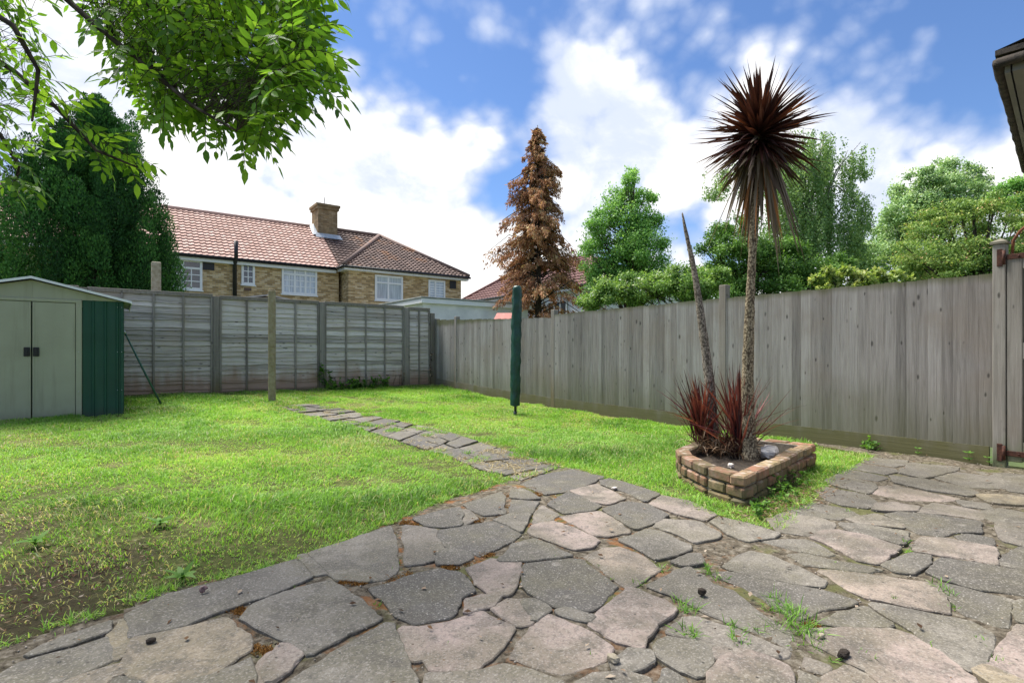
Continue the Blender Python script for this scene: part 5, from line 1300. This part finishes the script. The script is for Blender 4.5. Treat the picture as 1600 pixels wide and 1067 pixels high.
# ------------------------------------------------------------------ grass
EX = [(p.x, p.y) for p in PP]
def excl(x, y):
    m = in_poly(x, y, PATIO) | in_poly(x, y, EX) | ((x > sx0-.03) & (x < sx1+.03) & (y > SY-.03) & (y < syb+.05))
    return m
fA, fB, fC, fD = Fields(21, 1.1), Fields(22, 4.5), Fields(23, .6), Fields(24, 14.0)
bare_c = [G(60, 900), G(20, 820), G(130, 880), G(60, 960)]
def grass_field(n_try, x0, x1, y0, y1, d0, d1, hmul, width):
    x = rng.uniform(x0, x1, n_try); y = rng.uniform(y0, y1, n_try)
    f = x*sA+y*cA; lat = x*cA-y*sA; keep = (f >= d0) & (f < d1) & (np.abs(lat/np.maximum(f, .1)) < 1.15) & (f > .9)
    x, y = x[keep], y[keep]; keep = ~excl(x, y)
    onpath = in_poly(x, y, PATH); keep &= ~onpath | (fD(x, y) > 1.1)
    x, y = x[keep], y[keep]; b1 = fB(x, y); b0 = fA(x, y)
    bare = sum(np.exp(-((x-c.x)**2+(y-c.y)**2)/(2*(.30)**2)) for c in bare_c)
    back = np.clip((y-11.0)/.5, 0, 1)
    keep = rng.random(len(x)) < np.clip(1.05-.35*np.clip(-b1-.4, 0, 1)-.25*np.clip(-fD(x, y)-.5, 0, 1)-.78*np.clip(bare*1.2, 0, 1)*(fD(x, y) > -.3)-.5*back, .06, 1)
    x, y, b0, b1, bare, back = (q[keep] for q in (x, y, b0, b1, bare, back)); n = len(x); bare = np.clip(bare, 0, 1)
    sm = fD(x, y); h = hmul*rng.uniform(.45, 1.3, n)*(1+.28*b0+.30*b1+.22*sm).clip(.3, 2.1)
    h *= 1-.25*bare; lean = rng.normal(0, .75, (n, 2))+.25*np.stack([fC(x*3, y*3), fC(y*3, x*3)], 1)
    z = gzn(y)-.014; bx = np.stack([x, y, z], 1); a = rng.uniform(0, 2*PI, n); side = np.stack([np.cos(a), np.sin(a), np.zeros(n)], 1)*(width*rng.uniform(.6, 1.3, n)*.5)[:, None]
    mid = bx+np.stack([lean[:, 0]*h*.35, lean[:, 1]*h*.35, h*.6], 1); tip = bx+np.stack([lean[:, 0]*h*1.1, lean[:, 1]*h*1.1, h*(1.0-.25*np.abs(lean).sum(1)).clip(.35, 1)], 1)
    V = np.stack([bx-side, bx+side, mid+side*.8, tip, mid-side*.8], 1)
    dryp = np.clip(.07+.16*np.clip(-b0-.3, 0, 1)+.28*np.clip(fA(x*1.9+3, y*1.9)-.5, 0, 1)+.15*np.clip(fB(x*.8, y*.8+2)-.9, 0, 1)+.34*bare+.22*back, 0, .9)
    rv = np.clip(rng.normal(.53, .13, n)-.09*b0-.08*b1+.08*fB(x*.6+1, y*.6)-.05*sm, .02, .84); dry = rng.random(n) < dryp; rv[dry] = rng.uniform(.84, 1, dry.sum())
    return V, rv
parts = [grass_field(500000, -4, 7, .3, 9, .9, 3.4, .032, .0042), grass_field(900000, -6, 6.1, 0, 11.5, 3.4, 6.5, .037, .0056), grass_field(900000, -6, 6.1, 0, 11.5, 6.5, 14, .044, .0085)]
V = np.concatenate([p[0] for p in parts]); RV = np.concatenate([p[1] for p in parts]); print('grass', len(V))
n, k, _ = V.shape; me = bpy.data.meshes.new('grass')
idx = (np.arange(n)[:, None]*5+np.array([0, 1, 2, 4, 4, 2, 3])[None]).reshape(-1)
me.vertices.add(n*5); me.vertices.foreach_set('co', V.reshape(-1).astype(np.float32)); me.loops.add(n*7); me.loops.foreach_set('vertex_index', idx.astype(np.int32))
me.polygons.add(n*2); ls = (np.arange(n)[:, None]*7+np.array([0, 4])[None]).reshape(-1); lt = np.tile(np.array([4, 3]), n)
me.polygons.foreach_set('loop_start', ls.astype(np.int32)); me.polygons.foreach_set('loop_total', lt.astype(np.int32)); me.update(calc_edges=True)
aa = me.attributes.new('rnd', 'FLOAT', 'FACE'); aa.data.foreach_set('value', np.repeat(RV, 2).astype(np.float32))
tag(link_mesh('grass', me, M['grass']), 'short bright green lawn grass with straw patches', 'grass', None, 'stuff')

def tufts(name, pts, nper, hh, spread, mat, label, w=.004, straight=.5, tone=(0.2, .8), cat='grass', **kw):
    bs = []; d = []; L = []
    for (p, sc) in pts:
        k = max(3, int(nper*sc)); a = rng.uniform(0, 2*PI, k); r = spread*sc*np.sqrt(rng.random(k))
        bs.append(np.stack([p.x+r*np.cos(a), p.y+r*np.sin(a), np.full(k, p.z-.005)], 1)); d.append(np.stack([rng.normal(0, straight, k), rng.normal(0, straight, k), np.ones(k)], 1)); L.append(hh*sc*rng.uniform(.5, 1.2, k))
    bs = np.concatenate(bs); d = np.concatenate(d); L = np.concatenate(L); k = len(bs)
    V = blades(bs, d, L, w*rng.uniform(.6, 1.3, k), rng.uniform(.2, 1.3, k), 4)
    return np_mesh(name, V, strip_faces(4), 4, rng.uniform(tone[0], tone[1], k), mat, label=label, cat=cat, kind='stuff', **kw)
jt = [(1250, 975, 1.4), (1225, 960, 1.2), (1235, 985, 1.4), (1262, 993, 1.2), (1205, 950, 1), (1270, 1000, 1), (1070, 990, 1), (1080, 992, .8), (1060, 940, .7), (1080, 955, .9), (1068, 950, .8), (1000, 912, .7), (1035, 890, .7), (1110, 895, .8), (1125, 905, .7), (1140, 975, .6), (1155, 985, .7), (1185, 988, .7), (1290, 1030, .6), (1350, 1030, .7), (1395, 935, .5), (1470, 915, .9), (1480, 930, .8), (1490, 950, .6), (1350, 875, .5), (1300, 880, .4), (1150, 1000, .7), (1160, 1008, .6), (1245, 1010, .6), (1325, 800, .5), (1415, 850, .6), (1420, 862, .6), (615, 890, .4), (625, 880, .4), (590, 945, .4), (460, 917, .35), (875, 870, .4), (935, 885, .4), (960, 905, .4), (930, 1025, .4), (1530, 1000, .5), (1560, 1035, .5), (1555, 1015, .4), (1450, 1010, .5), (1215, 940, .9), (1105, 885, .6), (1280, 1015, .7), (1240, 955, 1.0), (1200, 935, .6), (700, 1010, .35), (820, 940, .3)]
tufts('grass_tuft', [(G(a, b, .0), c) for a, b, c in jt], 26, .07, .04, 'grass', 'green grass tufts sprouting in the joints between the paving slabs', .0035, .8, (.05, .5))
# fringe along the lawn edges
fringe = []
for P_ in (EDGE[:15], EDGE[14:]):
    for a, b in zip(P_[:-1], P_[1:]):
        L_ = (b-a).length
        for k in range(int(L_/.035)+1): q = a.lerp(b, random.random()); q.x += random.uniform(-.01, .03)*-1; fringe.append((q, random.uniform(.6, 1.1)))
tufts('edge_grass', fringe, 22, .055, .04, 'grass', 'ragged grass fringe creeping over the edge of the patio', .0035, .9, (.15, .95))
st = []
for k in range(520):
    t = random.random(); u = random.random(); p = poly_at(PL, t).lerp(poly_at(PR, t), u) if True else None; 
    if fD(np.array([p.x*.6]), np.array([p.y*.6]))[0] > -.1 or u < .08 or u > .92: st.append((Vector((p.x, p.y, gz(p.y)+.012)), random.uniform(.5, 1)))
tufts('path_straw', st, 14, .075, .07, 'straw', 'dry straw coloured grass lying over the path slabs', .0045, 2.2, (0, 1))
# needles, twigs and leaf scraps on the patio
nn = 900; P = []; RVs = []
xs = rng.uniform(-1, 6.1, 6000); ys = rng.uniform(.4, 5, 6000); m = in_poly(xs, ys, PATIO); xs, ys = xs[m][:nn], ys[m][:nn]; k = len(xs)
a = rng.uniform(0, 2*PI, k); T = np.stack([np.cos(a), np.sin(a), rng.normal(0, .1, k)], 1); C1 = np.stack([xs, ys, np.full(k, .019)], 1)
L = np.where(rng.random(k) < .8, rng.uniform(.004, .012, k), rng.uniform(.015, .035, k)); V = leaf_verts(C1, T, np.tile(np.array([[0, 0, 1.0]]), (k, 1))+rng.normal(0, .2, (k, 3)), L, L*rng.uniform(.25, .7, k), -.1)
np_mesh('leaf_scraps', V, QF, 4, rng.random(k), 'leaf_dead', label='tiny leaf scraps and chips scattered over the paving', cat='debris', kind='stuff')
nn = 5200; xs = rng.uniform(-1, 6.1, nn*2); ys = rng.uniform(.4, 5, nn*2); m = in_poly(xs, ys, PATIO)
for sp_ in SLABS: m &= ~in_poly(xs, ys, sp_)
xs, ys = xs[m], ys[m]; k = len(xs); rs_ = rng.uniform(.0015, .006, k); c3 = np.stack([xs, ys, np.full(k, .004)], 1)
oc = np.array([[1, 0, 0], [0, 1, 0], [-1, 0, 0], [0, -1, 0], [0, 0, .8], [0, 0, -.6]], float)
V = c3[:, None]+oc[None]*(rs_[:, None, None])*rng.uniform(.6, 1.5, (k, 6, 1))
np_mesh('grit', V, [(0, 1, 4), (1, 2, 4), (2, 3, 4), (3, 0, 4), (1, 0, 5), (2, 1, 5), (3, 2, 5), (0, 3, 5)], 3, rng.random(k), 'grit', label='stone crumbs and grit lying in the open paving joints', cat='grit', kind='stuff')
# dirt/litter in the bare lawn corner
k = 1500; c0 = np.array([tuple(bare_c[i % 4]) for i in range(k)]); C1 = c0+np.stack([rng.normal(0, .28, k), rng.normal(0, .28, k), np.zeros(k)], 1); C1[:, 2] = .004+rng.uniform(0, .012, k)
m = ~in_poly(C1[:, 0], C1[:, 1], PATIO); C1 = C1[m]; k = len(C1); a = rng.uniform(0, 2*PI, k); T = np.stack([np.cos(a), np.sin(a), rng.normal(0, .25, k)], 1)
L = rng.uniform(.008, .032, k); V = leaf_verts(C1, T, np.tile(np.array([[0, 0, 1.0]]), (k, 1))+rng.normal(0, .4, (k, 3)), L, L*rng.uniform(.1, .45, k), .1)
np_mesh('leaf_litter', V, QF, 4, rng.random(k)**2, 'leaf_dead', label='brown leaf litter on the thin bare corner of the lawn', cat='leaf litter', kind='stuff')
nn = 1500; xs = rng.uniform(-5, 6, nn*2); ys = rng.uniform(2.5, 11.2, nn*2); m = ~excl(xs, ys); xs, ys = xs[m][:nn], ys[m][:nn]; k = len(xs); a = rng.uniform(0, 2*PI, k)
T = np.stack([np.cos(a), np.sin(a), rng.normal(0, .3, k)], 1); L = rng.uniform(.01, .032, k)
V = leaf_verts(np.stack([xs, ys, gzn(ys)+.022+rng.uniform(-.012, .01, k)], 1), T, np.tile(np.array([[0, 0, 1.0]]), (k, 1))+rng.normal(0, .4, (k, 3)), L, L*rng.uniform(.2, .6, k), .1)
np_mesh('fallen_leaves', V, QF, 4, rng.random(k), 'leaf_dead', label='small dry fallen leaves and petals dotted over the lawn', cat='fallen leaves', kind='stuff')
# litter under the planter
k = 900; c0 = G(1235, 785); C1 = np.stack([c0.x+rng.normal(0, .24, k), c0.y+rng.normal(0, .14, k), rng.uniform(.012, .03, k)], 1); e_ = cw(.75, .65); 
C1[:, 0] = c0.x+e_.x*rng.normal(0, .28, k)+rng.normal(0, .07, k); C1[:, 1] = c0.y+e_.y*rng.normal(0, .28, k)+rng.normal(0, .07, k)
m = ~in_poly(C1[:, 0], C1[:, 1], EX); C1 = C1[m]; k = len(C1); a = rng.uniform(0, 2*PI, k); T = np.stack([np.cos(a), np.sin(a), rng.normal(0, .25, k)], 1); L = rng.uniform(.01, .04, k)
V = leaf_verts(C1, T, np.tile(np.array([[0, 0, 1.0]]), (k, 1))+rng.normal(0, .4, (k, 3)), L, L*rng.uniform(.1, .4, k), .1)
np_mesh('twig_litter', V, QF, 4, rng.random(k)*.8, 'leaf_dead', label='twigs and dead leaves gathered against the right side of the planter', cat='leaf litter', kind='stuff')
# moss cushions in joints
def mossmat():
    return simple('orange_moss', (.12, .06, .018), (.30, .14, .04), 60, .95, 1, .006)
M['moss'] = leafmat('rusty_moss', [(0, (.07, .03, .01)), (.5, (.2, .09, .025)), (1, (.36, .2, .06))], .15, .9, .05)
mp_ = []
for (a, b, r) in [(788, 775, .05), (790, 790, .04), (786, 803, .035), (775, 782, .03), (640, 900, .06), (610, 905, .05), (560, 910, .055), (540, 907, .045), (700, 885, .045), (730, 880, .04), (760, 866, .035), (830, 762, .04), (845, 770, .04), (870, 785, .035), (860, 808, .03), (650, 818, .04), (632, 815, .035), (740, 812, .035), (800, 805, .03), (385, 958, .05), (370, 950, .05), (400, 1010, .06), (415, 1015, .05), (980, 815, .03), (995, 800, .03), (810, 880, .03), (1270, 975, .03)]:
    for q in range(26):
        c = G(a+random.gauss(0, 260*r*.55), b+random.gauss(0, 90*r*.55), .004); mp_.append((c, random.uniform(.5, 1)))
tufts('moss', mp_, 26, .014, .017, 'moss', 'orange brown moss cushions in the slab joints', .0035, .9, (0, 1), cat='moss')

# ------------------------------------------------------------------ small plants
def leafy_plant(name, stems, leaf, nleaf, mat, label, cat, group=None, stem_r=.003):
    b = stems[0][0]; t = thing(name, b, label, cat, group); mb = MB(); P = []; T = []
    for pts in stems:
        pts = [Vector(p) for p in pts]; mb.tube(dense(pts, 3), stem_r, 5)
        for k in range(nleaf):
            u = random.uniform(.15, 1.05)*(len(pts)-1); i = min(int(u), len(pts)-2); p = pts[i].lerp(pts[i+1], min(1, u-i)); P.append(tuple(p)); T.append((random.gauss(0, 1), random.gauss(0, 1), random.gauss(.1, .5)))
    mb.build('stems', 'bark', t); P = np.array(P); T = unit(np.array(T)); k = len(P); L = leaf*rng.uniform(.6, 1.3, k)
    V = leaf_verts(P, T, np.tile(np.array([[0, 0, 1.0]]), (k, 1))+rng.normal(0, .45, (k, 3)), L, L*.62); np_mesh('leaves', V, QF, 4, rng.random(k), mat, t)
b = G(508, 607); by = FY-.12
st = [[(b.x-.02, by, gz(by)), (b.x-.05, by, .55), (b.x-.13, by+.0, .78)], [(b.x, by, gz(by)), (b.x+.08, by, .45), (b.x+.05, by, .62)], [(b.x, by, gz(by)), (b.x-.14, by, .5), (b.x-.1, by, .66)]]
leafy_plant('climbing_weed', st, .075, 34, 'leaf_weed', 'green ivy shoot climbing the second post of the back fence', 'ivy')
for i, (a_, w_, lab) in enumerate([(540, .5, 'low clump of green weeds at the foot of the back fence left of the middle'), (580, .45, 'taller clump of green weeds at the foot of the back fence nearer the corner')]):
    c = G(a_, 606); st = []
    for k in range(22): x = c.x+random.uniform(-w_, w_); y = FY-.1-random.uniform(0, .35); st.append([(x, y, gz(y)), (x+random.uniform(-.06, .06), y, gz(y)+random.uniform(.08, .26))])
    leafy_plant('weed_clump', st, .075, 16, 'leaf_weed', lab, 'weeds', 'weed clumps along the back fence')
c = G(560, 600); st = []
for k in range(7): x = c.x+random.uniform(-.9, .9); y = FY-.07; st.append([(x, y, .22), (x+random.uniform(-.1, .1), y, .3+random.uniform(.1, .25))])
leafy_plant('withered_vine', st, .045, 9, 'leaf_dead', 'withered brown vine scraps low on the back fence', 'vine')
c = Vector((6.0, 11.42, .25)); leafy_plant('withered_vine', [[(c.x, c.y, .22), (c.x, c.y, .6), (c.x+.02, c.y, .95)]], .055, 34, 'leaf_dead', 'dead brown creeper hanging in the far corner of the fences', 'vine')
for (a_, b_, sc, lab) in [(1434, 708, .8, 'small star leafed weed at the fence foot left of the other two'), (1515, 718, 1, 'larger star leafed weed at the fence foot below the board end'), (1546, 722, .7, 'small star leafed weed beside the gate post foot')]:
    q = onX(a_, b_, FX-.07); q.z = .015; t = thing('palmate_weed', q, lab, 'weed', 'star leafed weeds along the gravel board'); mb = MB()
    P = []; T = []
    for hgt, n_ in ((.02, 6), (.075, 7)):
        cc = q+Vector((random.uniform(-.01, .0), random.uniform(-.01, .01), hgt*sc)); mb.tube([q, cc], .002, 5)
        for k in range(n_): an = 2*PI*k/n_+random.random(); P.append(tuple(cc)); T.append((math.cos(an), math.sin(an), .25))
    mb.build('stem', 'leaf_weed', t); k = len(P); L = .045*sc*rng.uniform(.8, 1.2, k); V = leaf_verts(np.array(P), np.array(T), np.tile(np.array([[-.6, 0, 1.0]]), (k, 1)), L, L*.4, .05); np_mesh('leaves', V, QF, 4, rng.random(k), 'leaf_weed', t)
st = []
for k in range(13):
    q = G(1232+random.gauss(0, 16), 770+random.gauss(0, 9)); st.append([(q.x, q.y, 0), (q.x+random.uniform(-.06, .06), q.y+random.uniform(-.06, .06), random.uniform(.04, .13))])
leafy_plant('weed_clump', st, .032, 16, 'leaf_weed', 'straggly weeds beside the right wall of the brick planter', 'weeds', None, .0015)
st = []
for k in range(9):
    q = G(1362+random.gauss(0, 9), 702+random.gauss(0, 2)); st.append([(q.x, q.y, 0), (q.x+random.uniform(-.05, .05), q.y, random.uniform(.06, .16))])
leafy_plant('weed_clump', st, .045, 12, 'leaf_weed', 'leafy weeds where the patio meets the right fence', 'weeds', None, .0015)
st = []
for k in range(8):
    q = G(1185+random.gauss(0, 14), 802+random.gauss(0, 5)); st.append([(q.x, q.y, 0), (q.x+random.uniform(-.04, .04), q.y, random.uniform(.03, .07))])
leafy_plant('weed_clump', st, .03, 16, 'leaf_weed', 'low weeds in the grass below the front corner of the planter', 'weeds', None, .0015)
for (a_, b_, lab) in [(285, 905, 'dandelion rosette at the patio edge on the left'), (55, 850, 'pale leaved weed in the bare left corner of the lawn'), (250, 820, 'flattened broad weed in the middle of the left lawn')]:
    q = G(a_, b_); n_ = 9; t = thing('lawn_weed', q, lab, 'weed', 'broad leaved weeds in the lawn'); an = np.linspace(0, 2*PI, n_, endpoint=False)+.3
    V = blades(np.tile(np.array(q)+np.array([0, 0, .01]), (n_, 1)), np.stack([np.cos(an), np.sin(an), np.full(n_, .6)], 1), rng.uniform(.06, .12, n_), rng.uniform(.02, .03, n_), rng.uniform(.4, 1.1, n_), 5); np_mesh('leaves', V, strip_faces(5), 4, rng.uniform(.4, 1, n_), 'leaf_weed', t)
    mb = MB(); mb.tube([q, q+Vector((0, 0, .03))], .006, 6); mb.build('crown_stem', 'leaf_weed', t)

# ------------------------------------------------------------------ small finds on the patio
def snail(px, py):
    q = G(px, py, .012); t = thing('snail', q, 'small brown snail shell on the dark slab at the lawn edge', 'snail'); mb = MB(); pts = []; rad = []
    for i in range(40):
        a = i/39*4.6*PI; r = .013*math.exp(-a*.13); pts.append(q+Vector((r*math.cos(a)*.9, r*math.sin(a)*.5, .014+r*math.sin(a)*.8))); rad.append(.0085*math.exp(-a*.13))
    mb.tube(pts, rad, 8); mb.build('shell', 'snail', t)
snail(317, 927)
rock('fir_cone', G(1097, 924, .025), .017, 'soil', 'dark round fir cone lying on the grey slab right of centre', 'cone', (1, 1, .9), 8)
rock('pebble', G(958, 1028, .022), .022, M['mossconc'], 'buff wedge shaped pebble between two slabs at the bottom', 'stone', (.8, 1.1, .6), 12)
rock('clod', G(1318, 1021, .022), .02, 'soil', 'dark brown clod of earth on the large pink slab', 'clod', (1.4, .8, .7), 14)
rock('pebble', G(1283, 993, .02), .013, M['mossconc'], 'tiny tan pebble near the grass tuft on the pink slab', 'stone', (1.4, .8, .7), 15)
rock('clod', G(236, 1000, .02), .014, 'soil', 'small black crumb of earth on the pale slab at lower left', 'clod', (1.3, .9, .6), 16)
rock('pebble', G(960, 762, .02), .02, 'rubble', 'white flat pebble on the dark slab near the lawn', 'stone', (1.4, .8, .4), 17)

# ------------------------------------------------------------------ sky, sun, camera
SUN_EL, SUN_AZ_CAM = R_(62), R_(-55)       # azimuth measured clockwise from the view direction
sd = cw(math.sin(SUN_AZ_CAM), math.cos(SUN_AZ_CAM)); sd = Vector((sd.x*math.cos(SUN_EL), sd.y*math.cos(SUN_EL), math.sin(SUN_EL)))
sl = bpy.data.lights.new('sun', 'SUN'); sl.energy = 3.1; sl.angle = R_(34); sl.color = (1, .96, .9)
so = bpy.data.objects.new('sun', sl); COL.objects.link(so); so.rotation_euler = sd.to_track_quat('Z', 'Y').to_euler(); so.location = (0, 0, 20)
w = bpy.data.worlds.new('World'); scene.world = w; w.use_nodes = True; nt = w.node_tree; nt.nodes.clear()
out = nt.nodes.new('ShaderNodeOutputWorld')
sky = N(nt, 'TexSky', sky_type='NISHITA'); sky.sun_disc = False; sky.sun_elevation = SUN_EL; sky.sun_rotation = math.atan2(sd.x, sd.y); sky.air_density = 1.0; sky.dust_density = .2; sky.ozone_density = 4
tc = N(nt, 'TexCoord'); dirv = tc.outputs['Generated']
sx = N(nt, 'SeparateXYZ'); nt.links.new(dirv, sx.inputs[0])
mp = N(nt, 'Mapping'); mp.inputs['Scale'].default_value = (1, 1, 1.25); nt.links.new(dirv, mp.inputs[0])
n1 = noise(nt, mp.outputs[0], 3.4, 10, .52, .12)
vb = N(nt, 'TexVoronoi', feature='F1'); vb.inputs['Scale'].default_value = 9.0; vb.inputs['Detail'].default_value = 2; vb.inputs['Roughness'].default_value = .55; nt.links.new(mp.outputs[0], vb.inputs['Vector'])
n2 = mth(nt, 'SUBTRACT', 1.12, vb.outputs['Distance'])
cov = mth(nt, 'ADD', mth(nt, 'ADD', mth(nt, 'MULTIPLY', mth(nt, 'SUBTRACT', n1, .5), 1.7), .635), mth(nt, 'MULTIPLY', mth(nt, 'SUBTRACT', n2, .5), .45))
def vdir(px, py): v = W(px, py, 10)-Vector((0, 0, CH)); return v.normalized()
# blue openings (-) and cloud banks (+) where the sky has them
for (a, b, rad, amt) in [(600, 40, 9, -.16), (700, 130, 8, -.15), (640, 110, 5, -.08), (870, 90, 5, -.10), (790, 240, 5, -.13), (830, 330, 4, -.08), (1000, 60, 8, .06), (1440, 70, 8, -.22), (1370, 40, 6, -.12), (1540, 60, 10, -.26), (1590, 170, 6, -.12),
        (600, 230, 8, .17), (550, 150, 4, .14), (690, 280, 5, .12), (500, 330, 13, .2), (760, 200, 4, -.08), (720, 400, 9, .25), (650, 50, 3, .10), (1050, 170, 9, .08), (1400, 230, 10, .30), (1290, 180, 8, .18), (900, 60, 6, .06), (1100, 60, 5, -.10), (1250, 40, 6, -.05), (960, 100, 5, -.06), (920, 200, 5, .10), (980, 260, 6, .06), (1035, 300, 4, -.12), (340, 262, 4, -.16), (400, 270, 3, -.06), (100, 200, 14, .2), (30, 30, 9, .12), (1100, 420, 12, .22), (1300, 330, 14, .2), (450, 400, 12, .2)]:
    v = vdir(a, b); dp = N(nt, 'VectorMath', operation='DOT_PRODUCT'); nt.links.new(dirv, dp.inputs[0]); dp.inputs[1].default_value = v
    c0, c1 = math.cos(R_(rad*1.5)), math.cos(R_(rad*.15)); cov = mth(nt, 'ADD', cov, mrange(nt, dp.outputs['Value'], c0, c1, 0, amt))
mask = mrange(nt, cov, .30, .72, 0, 1)
shade = mrange(nt, noise(nt, mp.outputs[0], 4.2, 8, .6, .4), .36, .60, 0, 1)
thick = mrange(nt, cov, .46, .78, 0, 1)
ccol = mixc(nt, mth(nt, 'MULTIPLY', thick, mth(nt, 'ADD', .2, mth(nt, 'MULTIPLY', shade, .8))), (2.25, 2.6, 3.4), (4.35, 4.3, 4.25))
skyc = mixc(nt, 1.0, sky.outputs[0], (.42, .48, .57), 'MULTIPLY')
fin = mixc(nt, mask, skyc, ccol)
bg = N(nt, 'Background'); bg.inputs[1].default_value = .1; nt.links.new(fin, bg.inputs[0]); nt.links.new(bg.outputs[0], out.inputs[0])

cam = bpy.data.cameras.new('camera'); co = bpy.data.objects.new('camera', cam); COL.objects.link(co); scene.camera = co
co.location = (0, 0, CH); co.rotation_euler = (PI/2, 0, -YAW); cam.sensor_width = 36; cam.lens = 36*FPX/1600; cam.shift_y = (HOR-533.5)/1600; cam.clip_start = .05; cam.clip_end = 2000
vs_ = scene.view_settings; vs_.view_transform = 'Standard'; vs_.look = 'None'; vs_.exposure = 1.58; vs_.gamma = 1; vs_.use_curve_mapping = False
scene.render.engine = 'CYCLES'
